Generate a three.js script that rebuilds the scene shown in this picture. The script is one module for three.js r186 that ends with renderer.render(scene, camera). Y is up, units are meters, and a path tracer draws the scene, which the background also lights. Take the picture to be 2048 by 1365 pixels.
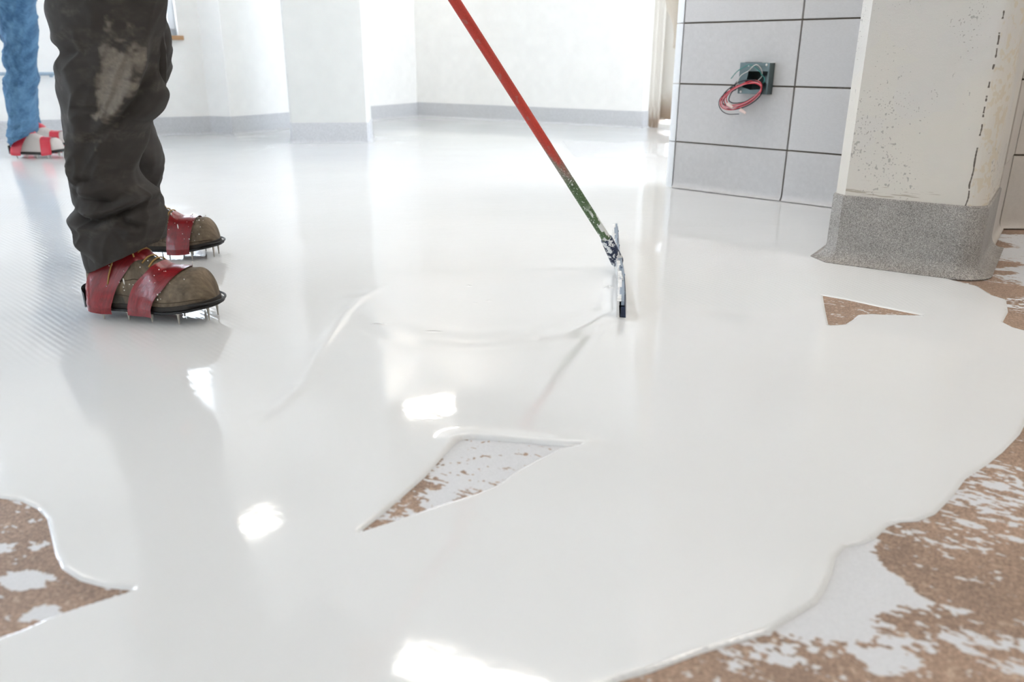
import * as THREE from 'three';
import { mergeGeometries, mergeVertices } from 'three/addons/utils/BufferGeometryUtils.js';
import { RoundedBoxGeometry } from 'three/addons/geometries/RoundedBoxGeometry.js';
import { RectAreaLightUniformsLib } from 'three/addons/lights/RectAreaLightUniformsLib.js';
import { MarchingCubes } from 'three/addons/objects/MarchingCubes.js';

// ------------------------------------------------------------------ camera, sky, exposure
const scene = new THREE.Scene();
const renderer = new THREE.WebGLRenderer({ antialias: true });
renderer.toneMapping = THREE.LinearToneMapping;
renderer.toneMappingExposure = 1.38;
renderer.shadowMap.enabled = true;
RectAreaLightUniformsLib.init();
const D2R = Math.PI / 180;
const camera = new THREE.PerspectiveCamera(2 * Math.atan(682.5 / 1593) / D2R, 2048 / 1365, 0.05, 100);
camera.position.set(0, 0.5, 0);
camera.rotation.set(-19.4 * D2R, 0, 0.35 * D2R, 'YXZ');
camera.focus = 1.75;
camera.userData.fStop = 4.5;
// overcast, slightly blue daylight outside the windows
const SKY = 9.5;
scene.background = new THREE.Color().setRGB(0.815 * SKY, 0.92 * SKY, 1.07 * SKY);
const LAMP_POWER = 6.0;            // fluorescent ceiling fixtures (luminance of the diffuser light)

// ------------------------------------------------------------------ helpers
const taken = {};
function numbered(name) { const n = taken[name] = (taken[name] ?? -1) + 1; return n ? `${name}_${String(n).padStart(3, '0')}` : name; }
function tag(o, label, category, group) { o.userData.label = label; o.userData.category = category; if (group) o.userData.group = group; return o; }
function shade(o) { o.traverse((c) => { if (c.isMesh) { c.castShadow = true; c.receiveShadow = true; } }); return o; }
function mesh(name, geo, mat, parent = scene) {
  const g = Array.isArray(geo) ? merge(geo) : geo;
  const m = new THREE.Mesh(g, mat); m.name = parent === scene ? numbered(name) : name;
  m.castShadow = m.receiveShadow = true; parent.add(m); return m;
}
function merge(list) {
  const l = list.map((g) => { const q = g.index ? g.toNonIndexed() : g; for (const k of Object.keys(q.attributes)) if (!['position', 'normal', 'uv', 'color'].includes(k)) q.deleteAttribute(k); return q; });
  const hasC = l.every((g) => g.attributes.color), hasU = l.every((g) => g.attributes.uv);
  for (const g of l) { if (!hasC) g.deleteAttribute('color'); if (!hasU) g.deleteAttribute('uv'); }
  return mergeGeometries(l);
}
function group(name, parent = scene) { const g = new THREE.Group(); g.name = parent === scene ? numbered(name) : name; parent.add(g); return g; }
function structure(o) { o.userData.kind = 'structure'; return o; }
function rng(seed) { let a = seed >>> 0; return () => { a = (a + 0x6D2B79F5) | 0; let t = Math.imul(a ^ (a >>> 15), 1 | a); t = (t + Math.imul(t ^ (t >>> 7), 61 | t)) ^ t; return ((t ^ (t >>> 14)) >>> 0) / 4294967296; }; }
const V = (x, y, z) => new THREE.Vector3(x, y, z);
const clamp = (x, a = 0, b = 1) => Math.min(b, Math.max(a, x));
const sm = (a, b, x) => { const t = clamp((x - a) / (b - a)); return t * t * (3 - 2 * t); };
const lerp = (a, b, t) => a + (b - a) * t;
function hash2(x, y) { let h = Math.imul(x | 0, 374761393) + Math.imul(y | 0, 668265263); h = Math.imul(h ^ (h >>> 13), 1274126177); return ((h ^ (h >>> 16)) >>> 0) / 4294967296; }
function noise(x, y) { const xi = Math.floor(x), yi = Math.floor(y); let u = x - xi, v = y - yi; u = u * u * (3 - 2 * u); v = v * v * (3 - 2 * v);
  return lerp(lerp(hash2(xi, yi), hash2(xi + 1, yi), u), lerp(hash2(xi, yi + 1), hash2(xi + 1, yi + 1), u), v); }
function fbm(x, y, n = 4) { let s = 0, a = 0.5, t = 0; for (let i = 0; i < n; i++) { s += a * noise(x, y); t += a; x = x * 2.03 + 17.3; y = y * 2.01 + 9.1; a *= 0.5; } return s / t; }
function tex(w, h, fn, srgb = true, wrap = THREE.RepeatWrapping) {
  const d = new Uint8Array(w * h * 4);
  for (let j = 0; j < h; j++) for (let i = 0; i < w; i++) { const c = fn((i + 0.5) / w, (j + 0.5) / h, i, j), k = (j * w + i) * 4; d[k] = clamp(c[0], 0, 255); d[k + 1] = clamp(c[1], 0, 255); d[k + 2] = clamp(c[2], 0, 255); d[k + 3] = 255; }
  const t = new THREE.DataTexture(d, w, h, THREE.RGBAFormat); t.magFilter = t.minFilter = THREE.LinearFilter; t.wrapS = t.wrapT = wrap; if (srgb) t.colorSpace = THREE.SRGBColorSpace; t.needsUpdate = true; return t;
}
function scaled(t, su, sv = su) { const c = t.clone(); c.repeat.set(su, sv); c.needsUpdate = true; return c; }
const std = (color, roughness = 0.8, more = {}) => new THREE.MeshStandardMaterial({ color, roughness, ...more });
// mirrored tileable noise: repeats with MirroredRepeat so that no seam shows
const grainTex = tex(512, 512, (u, v, i, j) => { const n = 0.5 * hash2(i, j) + 0.5 * fbm(u * 60, v * 60, 3); const c = n * 255; return [c, c, c]; }, false, THREE.MirroredRepeatWrapping);
const plasterTex = tex(512, 512, (u, v) => { const n = fbm(u * 14, v * 14, 5); const c = 243 + 8 * (n - 0.5); return [c, c * 0.998, c * 0.985]; }, true, THREE.MirroredRepeatWrapping);

function tube(pts, r, seg = 24, rad = 8, closed = false) { return new THREE.TubeGeometry(new THREE.CatmullRomCurve3(pts, closed), seg, r, rad, closed); }
function cylBetween(a, b, r0, r1 = r0, seg = 16) { const d = b.clone().sub(a), g = new THREE.CylinderGeometry(r1, r0, d.length(), seg); g.translate(0, d.length() / 2, 0); g.applyQuaternion(new THREE.Quaternion().setFromUnitVectors(V(0, 1, 0), d.normalize())); g.translate(a.x, a.y, a.z); return g; }
function box(w, h, d, x = 0, y = 0, z = 0, r = 0) { const g = r ? new RoundedBoxGeometry(w, h, d, 2, r) : new THREE.BoxGeometry(w, h, d); g.translate(x, y, z); return g; }
// grid surface from rows of points (rows x cols), smooth normals, optional closing round the columns
function gridGeo(rows, closed, uvs, cols) {
  const R = rows.length, C = rows[0].length, pos = [], uv = [], idx = [], col = [];
  for (let i = 0; i < R; i++) for (let j = 0; j < C; j++) { const p = rows[i][j]; pos.push(p.x, p.y, p.z); if (uvs) uv.push(...uvs(i, j, p)); else uv.push(j / (C - 1), i / (R - 1)); if (cols) col.push(...cols(i, j, p)); }
  const n = closed ? C : C - 1;
  for (let i = 0; i < R - 1; i++) for (let j = 0; j < n; j++) { const a = i * C + j, b = i * C + (j + 1) % C, c = a + C, d = b + C; idx.push(a, c, b, b, c, d); }
  const g = new THREE.BufferGeometry(); g.setAttribute('position', new THREE.Float32BufferAttribute(pos, 3)); g.setAttribute('uv', new THREE.Float32BufferAttribute(uv, 2)); if (cols) g.setAttribute('color', new THREE.Float32BufferAttribute(col, 3));
  g.setIndex(idx); g.computeVertexNormals(); return g;
}
// solid swept up through rings of a convex outline (plan polygon) with an outward offset at each height
function ringed(outline, levels, capTop = true) {
  const n = outline.length, c = outline.reduce((s, p) => [s[0] + p[0] / n, s[1] + p[1] / n], [0, 0]);
  const nrm = outline.map((p, i) => { const a = outline[(i + n - 1) % n], b = outline[(i + 1) % n]; let e1 = [p[1] - a[1], -(p[0] - a[0])], e2 = [b[1] - p[1], -(b[0] - p[0])];
    const l1 = Math.hypot(...e1), l2 = Math.hypot(...e2); e1 = [e1[0] / l1, e1[1] / l1]; e2 = [e2[0] / l2, e2[1] / l2]; let m = [e1[0] + e2[0], e1[1] + e2[1]]; const k = 2 / (m[0] * m[0] + m[1] * m[1]); m = [m[0] * k, m[1] * k];
    if (m[0] * (p[0] - c[0]) + m[1] * (p[1] - c[1]) < 0) m = [-m[0], -m[1]]; return m; });
  const pos = [], uv = [], peri = [0]; for (let i = 0; i < n; i++) peri.push(peri[i] + Math.hypot(outline[(i + 1) % n][0] - outline[i][0], outline[(i + 1) % n][1] - outline[i][1]));
  const at = (i, l) => [outline[i][0] + nrm[i][0] * l[1], l[0], outline[i][1] + nrm[i][1] * l[1]];
  const quad = (a, b, c2, d, u0, u1, v0, v1) => { pos.push(...a, ...b, ...c2, ...b, ...d, ...c2); uv.push(u0, v0, u1, v0, u0, v1, u1, v0, u1, v1, u0, v1); };
  for (let k = 0; k < levels.length - 1; k++) for (let i = 0; i < n; i++) { const j = (i + 1) % n; quad(at(i, levels[k]), at(j, levels[k]), at(i, levels[k + 1]), at(j, levels[k + 1]), peri[i], peri[i + 1], levels[k][0], levels[k + 1][0]); }
  for (const l of capTop ? [levels[0], levels[levels.length - 1]] : [levels[0]]) for (let i = 1; i < n - 1; i++) { pos.push(...at(0, l), ...at(i, l), ...at(i + 1, l)); uv.push(0, 0, 0, 0, 0, 0); }
  let g = new THREE.BufferGeometry(); g.setAttribute('position', new THREE.Float32BufferAttribute(pos, 3)); g.setAttribute('uv', new THREE.Float32BufferAttribute(uv, 2)); g.computeVertexNormals(); return g;
}
// a local frame that runs from a to b on the floor: x along, y up, z towards the room
function frameAlong(o, a, b) { o.position.set(a[0], 0, a[1]); o.rotation.y = -Math.atan2(b[1] - a[1], b[0] - a[0]); return o; }
const len = (a, b) => Math.hypot(b[0] - a[0], b[1] - a[1]);

// ------------------------------------------------------------------ materials of the setting
const wallMat = std(0xffffff, 0.7, { map: scaled(plasterTex, 1.1), bumpMap: scaled(grainTex, 2.3), bumpScale: 0.0003 });
const ceilMat = std(0xc9c8c4, 0.9);
const baseLightTex = tex(512, 512, (u, v, i, j) => { const n = hash2(i, j), m = fbm(u * 90, v * 90, 2); const c = 200 + 22 * (n - 0.5) + 20 * (m - 0.5); return [c, c * 1.005, c * 1.015]; }, true, THREE.MirroredRepeatWrapping);
const baseLightMat = std(0xffffff, 0.55, { map: scaled(baseLightTex, 2.2) });
const CEIL = 2.75;

// ------------------------------------------------------------------ floor slab and what was painted and smeared on it
// texture covers x -1.0 .. 2.0, z -2.65 .. 0.35
const FX0 = -1.0, FZ0 = -2.65, FS = 3.0;
function inPoly(p, x, y) { let c = false; for (let i = 0, j = p.length - 1; i < p.length; j = i++) if ((p[i][1] > y) !== (p[j][1] > y) && x < (p[j][0] - p[i][0]) * (y - p[i][1]) / (p[j][1] - p[i][1]) + p[i][0]) c = !c; return c; }
function dPoly(p, x, y) { let d = 1e9; for (let i = 0, j = p.length - 1; i < p.length; j = i++) { const ax = p[j][0], ay = p[j][1], bx = p[i][0] - ax, by = p[i][1] - ay, t = clamp(((x - ax) * bx + (y - ay) * by) / (bx * bx + by * by + 1e-12)), dx = x - ax - bx * t, dy = y - ay - by * t; d = Math.min(d, dx * dx + dy * dy); } d = Math.sqrt(d); return inPoly(p, x, y) ? -d : d; }
const skimPatch = [[0.40, -0.765], [0.36, -0.76], [0.33, -0.73], [0.30, -0.66], [0.24, -0.615], [0.294, -0.605], [0.324, -0.604], [0.345, -0.646], [0.404, -0.652], [0.396, -0.698], [0.385, -0.725]];
const skimSpots = [ // x, z, radius x, radius z, weight
  [-0.494, -0.680, 0.036, 0.015, 0.95], [-0.447, -0.629, 0.017, 0.012, 0.95], [-0.560, -0.735, 0.03, 0.014, 0.7], [-0.545, -0.79, 0.012, 0.006, 0.6], [-0.515, -0.735, 0.01, 0.006, 0.5],
  [0.337, -0.572, 0.026, 0.014, 0.95], [0.624, -0.912, 0.09, 0.035, 0.30], [0.56, -0.84, 0.13, 0.05, 0.26], [0.50, -0.77, 0.10, 0.03, 0.20], [0.30, -0.60, 0.09, 0.022, 0.33], [0.22, -0.575, 0.05, 0.016, 0.3], [0.42, -0.60, 0.02, 0.02, 0.3], [0.455, -0.592, 0.03, 0.02, 0.3], [0.36, -0.655, 0.06, 0.05, 0.15],
  [0.02, -0.94, 0.085, 0.08, 1.3], [-0.055, -0.88, 0.04, 0.04, 0.35], [-0.06, -0.91, 0.05, 0.04, 0.55], [-0.03, -0.97, 0.07, 0.05, 0.8], [-0.085, -0.842, 0.022, 0.022, 0.8], [-0.13, -0.81, 0.03, 0.02, 0.22],
  [1.62, -2.10, 0.34, 0.42, 1.0], [1.35, -1.90, 0.14, 0.14, 0.75], [1.25, -1.60, 0.25, 0.18, 0.40]];
const bareSpots = [[1.50, -2.49, 0.22, 0.035], [1.285, -2.06, 0.06, 0.035], [1.25, -1.965, 0.03, 0.02], [1.145, -1.80, 0.07, 0.045], [1.06, -1.56, 0.05, 0.05], [1.41, -2.30, 0.05, 0.05]];
const floorTex = tex(2048, 2048, (u, v, i, j) => {
  const x = FX0 + u * FS, z = FZ0 + v * FS;
  const fine = hash2(i, j), g1 = noise(x * 620, z * 620), g2 = noise(x * 190 + 9, z * 190), big = fbm(x * 9, z * 9, 3);
  let c = [152, 127, 109]; const k = 1 + 0.22 * (fine - 0.5) + 0.35 * (g1 - 0.5) + 0.22 * (big - 0.5); c = c.map((q) => q * k);
  const chip = sm(0.80, 0.90, g2); c = c.map((q, n) => lerp(q, [200, 178, 155][n], chip * 0.5));
  // smeared white skim, dragged along one direction
  const a = x * 0.86 + z * 0.5, b = -x * 0.5 + z * 0.86;
  let cov = 0.10; for (const s of skimSpots) { const dx = (x - s[0]) / s[2], dz = (z - s[1]) / s[3], d = dx * dx + dz * dz; if (d < 9) cov += s[4] * Math.exp(-d * d * 0.6 - d * 0.3); }
  const dp = (x > 0.15 && x < 0.5 && z > -0.85 && z < -0.5) ? dPoly(skimPatch, x, z) : 1; cov += 1.1 * sm(0.012, -0.008, dp + 0.012 * (fbm(x * 60, z * 60, 3) - 0.5));
  for (const s of bareSpots) { const dx = (x - s[0]) / s[2], dz = (z - s[1]) / s[3], d = dx * dx + dz * dz; if (d < 9) cov -= 1.1 * Math.exp(-d * d * 0.5 - 0.2 * d); }
  if (x > -0.2 && x < 0.12 && z > -1.03 && z < -0.74) cov = Math.min(cov, 0.86) - 0.45 * sm(0.80, 0.90, noise(a * 190 + 3, b * 260)) * sm(0.08, -0.05, x);
  const n = 0.54 * fbm(a * 38, b * 100, 3) + 0.46 * fbm(a * 140 + 5, b * 260, 2);
  const w = sm(0.03, -0.03, n - 0.27 - cov * 0.55);
  c = c.map((q, m) => lerp(q, [210, 211, 213][m] * (1 + 0.05 * (g1 - 0.5)), w));
  return c;
}, true, THREE.MirroredRepeatWrapping);
const floorMat = std(0xffffff, 0.62, { map: floorTex, bumpMap: scaled(grainTex, 6), bumpScale: 0.0004 });
{
  const g = new THREE.BoxGeometry(12, 0.2, 14); g.translate(-0.5, -0.1, -3.5);
  const p = g.attributes.position, uv = g.attributes.uv; for (let i = 0; i < p.count; i++) uv.setXY(i, (p.getX(i) - FX0) / FS, (p.getZ(i) - FZ0) / FS);
  structure(mesh('floor', g, floorMat));
}

// ------------------------------------------------------------------ wet white coating poured over the floor
const bareRight = [[0.02, -0.50], [0.094, -0.545], [0.121, -0.555], [0.170, -0.579], [0.204, -0.592], [0.241, -0.607], [0.265, -0.625], [0.301, -0.651], [0.317, -0.673], [0.333, -0.698], [0.347, -0.726], [0.365, -0.746], [0.387, -0.753], [0.406, -0.764], [0.430, -0.788], [0.449, -0.797], [0.469, -0.799], [0.498, -0.815], [0.539, -0.855], [0.578, -0.899], [0.629, -0.939], [0.670, -0.975], [0.726, -1.030], [0.783, -1.099], [0.88, -1.16], [1.02, -1.19], [1.3, -1.12], [1.9, -0.9], [3.6, -0.8], [3.6, 2.6], [-0.4, 2.6], [-0.32, 0.6], [-0.12, -0.1], [-0.06, -0.42]];
const bareLeft = [[-0.72, -0.86], [-0.643, -0.847], [-0.614, -0.838], [-0.587, -0.833], [-0.555, -0.814], [-0.532, -0.793], [-0.511, -0.762], [-0.486, -0.725], [-0.464, -0.698], [-0.436, -0.679], [-0.405, -0.668], [-0.375, -0.664], [-0.383, -0.657], [-0.414, -0.637], [-0.438, -0.619], [-0.452, -0.603], [-0.465, -0.594], [-0.476, -0.583], [-0.53, -0.54], [-0.66, -0.50], [-0.82, -0.55], [-0.88, -0.72], [-0.82, -0.83]];
const bareCentre = [[-0.170, -0.768], [-0.152, -0.802], [-0.134, -0.841], [-0.109, -0.897], [-0.089, -0.958], [-0.077, -0.992], [-0.068, -1.002], [-0.054, -1.005], [-0.016, -0.999], [0.026, -0.992], [0.070, -0.985], [0.093, -0.984], [0.066, -0.974], [0.031, -0.939], [0.002, -0.905], [-0.014, -0.879], [-0.038, -0.857], [-0.079, -0.831], [-0.101, -0.816], [-0.138, -0.789]];
const bareTri = [[0.705, -1.742], [0.744, -1.711], [0.797, -1.655], [0.861, -1.595], [0.804, -1.597], [0.754, -1.603], [0.725, -1.596], [0.703, -1.565], [0.673, -1.531], [0.637, -1.524], [0.665, -1.616]];
const barePillar = [[1.05, -1.93], [1.105, -1.83], [1.096, -1.751], [1.108, -1.719], [1.057, -1.624], [1.005, -1.554], [1.007, -1.515], [1.022, -1.491], [1.25, -1.40], [1.9, -1.5], [3.6, -1.7], [3.6, -2.7], [1.2, -2.7]];
const bares = [bareRight, bareLeft, bareCentre, bareTri, barePillar].map((p) => ({ p, x0: Math.min(...p.map((q) => q[0])) - 0.1, x1: Math.max(...p.map((q) => q[0])) + 0.1, z0: Math.min(...p.map((q) => q[1])) - 0.1, z1: Math.max(...p.map((q) => q[1])) + 0.1 }));
function edgeDist(x, z) { let d = 0.1; for (const b of bares) if (x > b.x0 && x < b.x1 && z > b.z0 && z < b.z1) d = Math.min(d, dPoly(b.p, x, z)); return d; }
const ridgeLine = [[-0.30, -1.80], [-0.336, -1.688], [-0.347, -1.578], [-0.349, -1.421], [-0.347, -1.314], [-0.338, -1.189], [-0.360, -1.082], [-0.42, -0.98]];
const poolArc = [[-0.336, -1.688], [-0.262, -1.497], [-0.165, -1.430], [-0.070, -1.411], [0.054, -1.442], [0.157, -1.521], [0.221, -1.575]];
function dLine(p, x, y) { let d = 1e9; for (let i = 1; i < p.length; i++) { const ax = p[i - 1][0], ay = p[i - 1][1], bx = p[i][0] - ax, by = p[i][1] - ay, t = clamp(((x - ax) * bx + (y - ay) * by) / (bx * bx + by * by)), dx = x - ax - bx * t, dy = y - ay - by * t; d = Math.min(d, dx * dx + dy * dy); } return Math.sqrt(d); }
const lipLine = [[-0.077, -0.995], [-0.054, -1.005], [0.026, -0.992], [0.10, -0.983]];
const lumps = [[-0.266, -1.506, 0.012, 0.003, 0.003], [-0.152, -1.465, 0.012, 0.003, 0.002], [0.222, -1.777, 0.006, 0.006, 0.008], [-0.101, -1.800, 0.004, 0.003, 0.002], [-0.051, -1.678, 0.004, 0.003, 0.002], [-0.08, -1.66, 0.003, 0.003, 0.0015]];
function coatHeight(x, z, d = edgeDist(x, z)) {
  const T = 0.0022 + 0.0018 * sm(-1.6, -1.1, z) * sm(1.0, 0.3, Math.abs(x));
  const lip = (x > -0.2 && x < 0.2 && z < -0.93 && z > -1.1) ? Math.exp(-Math.pow(dLine(lipLine, x, z) / 0.02, 2)) : 0, w = 0.006 + 0.004 * lip, e = clamp(d / w); let h = (T + 0.0030 * lip) * Math.sqrt(Math.max(0, 1 - (1 - e) * (1 - e)));
  const inside = sm(0, 0.04, d);
  if (x > -0.6 && x < 0.4 && z > -1.95 && z < -0.9) {
    const r = dLine(ridgeLine, x, z); h += 0.0020 * Math.exp(-(r * r) / (2 * 0.009 * 0.009)) * inside * sm(-1.02, -1.15, z) * sm(-1.85, -1.6, z);
    const q = dLine(poolArc, x, z); h += (0.0010 * Math.exp(-(q * q) / (2 * 0.02 * 0.02)) - 0.0004 * Math.exp(-Math.pow(q - 0.05, 2) / (2 * 0.015 * 0.015))) * inside;
    const bl = x - lerp(0.224, 0.305, (z + 1.558) / -0.777); if (z > -2.0 && z < -1.5 && bl < 0.03) h += 0.006 * Math.exp(-Math.pow((bl + 0.012) / 0.02, 2)) * sm(-1.54, -1.60, z) * sm(-1.98, -1.85, z);
    for (const l of lumps) { const a = (x - l[0]) / l[2], b = (z - l[1]) / l[3]; const k = a * a + b * b; if (k < 8) h += l[4] * Math.exp(-k); }
  }
  h += inside * 0.0011 * (fbm(x * 3.1 + 40, z * 3.1 + 40, 2) - 0.5) + inside * 0.00012 * (fbm(x * 17 + 40, z * 17 + 40, 2) - 0.5);
  return h;
}
const coatTex = tex(2048, 2048, (u, v) => { // trowel and notch marks: fine relief of the wet film; covers x -1.6 .. 1.4, z -3.5 .. -0.5
  const x = -1.6 + 3.0 * u, z = -3.5 + 3.0 * v, wob = fbm(x * 6, z * 6, 2) - 0.5, big = fbm(x * 2.2 + 3, z * 2.2, 3);
  let h = 0.5, a = 0;
  // behind the blade: concentric sweeps
  const r1 = Math.hypot(x - 0.05, z + 1.1) + 0.012 * wob, m1 = sm(0.30, 0.36, x) * sm(1.12, 1.0, x) * sm(-1.5, -1.62, z) * sm(-3.0, -2.2, z) * sm(0.36, 0.55, fbm(x * 3.3 + 7, z * 3.3, 2) + 0.1);
  a += m1 * 0.27 * Math.sin(r1 * 2 * Math.PI / 0.0095);
  // around the spiked shoes: strokes along and across
  const m2 = sm(-0.42, -0.6, x + 0.12 * wob) * sm(-1.22, -1.42, z + 0.25 * wob), s1 = x * 0.93 + z * 0.36 + 0.010 * wob, s2 = -x * 0.68 + z * 0.73 + 0.008 * wob;
  const pick = sm(0.42, 0.58, big);
  a += m2 * (0.3 + 0.9 * fbm(x * 11, z * 11 + 5, 2)) * (pick * 0.13 * Math.sin(s1 * 2 * Math.PI / 0.0105) + (1 - pick) * 0.13 * Math.sin(s2 * 2 * Math.PI / 0.012) + 0.10 * (fbm(s1 * 160, s2 * 14, 2) - 0.5));
  a += 0.05 * (fbm(x * 130, z * 130 + 9, 2) - 0.5) + 0.085 * (fbm(x * 42, z * 42 + 4, 2) - 0.5); const far = sm(-1.9, -2.6, z); a += far * 0.10 * (fbm(x * 9, z * 60, 2) - 0.5) + far * 0.08 * (fbm(x * 70, z * 20 + 3, 2) - 0.5);
  const c = (h + a) * 255; return [c, c, c];
}, false, THREE.MirroredRepeatWrapping);
const coatMat = new THREE.MeshPhysicalMaterial({ color: new THREE.Color().setRGB(0.735, 0.74, 0.735), roughness: 0.06, ior: 1.5, bumpMap: coatTex, bumpScale: 0.0007 });
{
  const lines = (parts) => { const o = [parts[0][0]]; for (const [a, b, s] of parts) { const n = Math.ceil((b - a) / s); for (let i = 1; i <= n; i++) o.push(a + (b - a) * i / n); } return o; };
  const X = lines([[-6, -1.2, 0.08], [-1.2, -0.9, 0.012], [-0.9, 0.8, 0.004], [0.8, 1.2, 0.007], [1.2, 3.45, 0.05]]);
  const Z = lines([[-9, -2.8, 0.06], [-2.8, -1.9, 0.012], [-1.9, -1.3, 0.006], [-1.3, -0.42, 0.004], [-0.42, 2.45, 0.06]]);
  const nx = X.length, nz = Z.length, D = new Float32Array(nx * nz);
  for (let j = 0; j < nz; j++) for (let i = 0; i < nx; i++) D[j * nx + i] = edgeDist(X[i], Z[j]);
  const pos = [], uv = [], nor = [], idx = [], ids = new Int32Array(nx * nz).fill(-1), cut = new Map();
  const put = (x, z, d) => { const y = coatHeight(x, z, d), e = 0.0015; const hx = (coatHeight(x + e, z) - coatHeight(x - e, z)) / (2 * e), hz = (coatHeight(x, z + e) - coatHeight(x, z - e)) / (2 * e), l = Math.hypot(hx, 1, hz); pos.push(x, y, z); nor.push(-hx / l, 1 / l, -hz / l); uv.push((x + 1.6) / 3, (z + 3.5) / 3); return pos.length / 3 - 1; };
  const vert = (k) => { if (ids[k] < 0) ids[k] = put(X[k % nx], Z[(k / nx) | 0], D[k]); return ids[k]; };
  const mid = (a, b) => { const key = a < b ? a * 4194304 + b : b * 4194304 + a; let v = cut.get(key); if (v === undefined) { const t = D[a] / (D[a] - D[b]); v = put(lerp(X[a % nx], X[b % nx], t), lerp(Z[(a / nx) | 0], Z[(b / nx) | 0], t), 0.00001); cut.set(key, v); } return v; };
  for (let j = 0; j < nz - 1; j++) for (let i = 0; i < nx - 1; i++) {
    const q = [j * nx + i, (j + 1) * nx + i, (j + 1) * nx + i + 1, j * nx + i + 1]; const poly = [];
    for (let k = 0; k < 4; k++) { const a = q[k], b = q[(k + 1) % 4]; if (D[a] > 0) poly.push(vert(a)); if ((D[a] > 0) !== (D[b] > 0)) poly.push(mid(a, b)); }
    for (let k = 1; k < poly.length - 1; k++) idx.push(poly[0], poly[k], poly[k + 1]);
  }
  const g = new THREE.BufferGeometry(); g.setAttribute('position', new THREE.Float32BufferAttribute(pos, 3)); g.setAttribute('normal', new THREE.Float32BufferAttribute(nor, 3)); g.setAttribute('uv', new THREE.Float32BufferAttribute(uv, 2)); g.setIndex(idx);
  tag(mesh('floor_coating', g, coatMat), 'glossy wet white coating poured and spread across the floor', 'coating');
}

// ------------------------------------------------------------------ walls, ceiling, windows
// floor points of the room, left to right as seen from the camera
const P = { farLeft: [-5.4, -4.046], jogIn: [-2.113, -5.747], jogOut: [-1.95, -5.691], corner: [-0.902, -7.772], backEnd: [1.015, -6.51], doorA: [1.06, -6.665], doorB: [3.5, -5.058] };
function wall(name, a, b, openings = [], t = 0.18, y0 = 0, mat = wallMat) {
  const L = len(a, b), s = new THREE.Shape([new THREE.Vector2(0, y0), new THREE.Vector2(L, y0), new THREE.Vector2(L, CEIL), new THREE.Vector2(0, CEIL)]);
  for (const [x0, x1, h0, h1] of openings) s.holes.push(new THREE.Path([new THREE.Vector2(x0, h0), new THREE.Vector2(x0, h1), new THREE.Vector2(x1, h1), new THREE.Vector2(x1, h0)]));
  const g = new THREE.ExtrudeGeometry(s, { depth: t, bevelEnabled: false }); g.translate(0, 0, -t);
  const m = structure(mesh(name, g, mat)); frameAlong(m, a, b); return m;
}
const frameMat = std(0xe9ecef, 0.45), sillMat = std(0xb08a64, 0.5), glassMat = new THREE.MeshPhysicalMaterial({ color: 0xffffff, roughness: 0, transmission: 1, thickness: 0, ior: 1.45 });
let winNo = 0;
function windowUnit(a, b, x0, x1, h0, h1, bars, transom) {
  const w = structure(group(`window_${++winNo}`)); frameAlong(w, a, b); const z = -0.12, W = x1 - x0, Hh = h1 - h0, f = 0.05;
  mesh('window_frame', [box(f, Hh, 0.06, x0 + f / 2, h0 + Hh / 2, z, 0.006), box(f, Hh, 0.06, x1 - f / 2, h0 + Hh / 2, z, 0.006), box(W, f, 0.06, x0 + W / 2, h0 + f / 2, z, 0.006), box(W, f, 0.06, x0 + W / 2, h1 - f / 2, z, 0.006)], frameMat, w);
  for (const k of bars) mesh('window_bar', box(0.05, Hh, 0.05, x0 + W * k, h0 + Hh / 2, z, 0.006), frameMat, w);
  if (transom) mesh('window_bar', box(W, 0.06, 0.05, x0 + W / 2, transom, z, 0.006), frameMat, w);
  mesh('pane', new THREE.PlaneGeometry(W, Hh).translate(x0 + W / 2, h0 + Hh / 2, z), glassMat, w);
  mesh('window_sill', box(W + 0.06, 0.028, 0.20, x0 + W / 2, h0 - 0.014, -0.07, 0.005), sillMat, w);
}
// window wall at the far left: distances run from farLeft
const W1off = len(P.farLeft, [-3.023, -5.276]);
const w1 = [W1off + 0.27, W1off + 0.885, 0.645, 2.36], w1b = [W1off - 2.4, W1off - 0.62, 0.645, 2.42];
wall('wall_far_left', P.farLeft, P.jogIn, [w1, w1b]); windowUnit(P.farLeft, P.jogIn, ...w1, [], 2.16); windowUnit(P.farLeft, P.jogIn, ...w1b, [0.5], 2.1);
wall('wall_jog', P.jogIn, P.jogOut); wall('wall_back_left', P.jogOut, P.corner); wall('wall_back', P.corner, P.backEnd);
const dw = [1.3, 2.75, 0.42, 2.58]; wall('wall_door', P.doorA, P.doorB, [[0.06, 0.96, 0.0, 2.1], dw]); windowUnit(P.doorA, P.doorB, ...dw, [0.5], 2.1);
{
  const lA = [-5.4, 2.5], lB = [-5.4, -4.046]; const wins = [[0.3, 1.9, 0.645, 2.42], [4.8, 5.5, 0.645, 2.42]];
  wall('wall_left', lA, lB, wins); for (const w of wins) windowUnit(lA, lB, ...w, [0.5], 2.1);
  wall('wall_rear', [3.5, 2.5], [-5.4, 2.5]); wall('wall_right', [3.5, -2.5], [3.5, 2.5]); const pw = [0.2, 2.2, 0.42, 2.58]; wall('wall_passage_right', [3.5, -5.06], [3.5, -2.6], [pw]); windowUnit([3.5, -5.06], [3.5, -2.6], ...pw, [0.5], 2.1);
  structure(mesh('ceiling', box(12, 0.2, 14, -0.5, CEIL + 0.1, -3.5), ceilMat));
}
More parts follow.
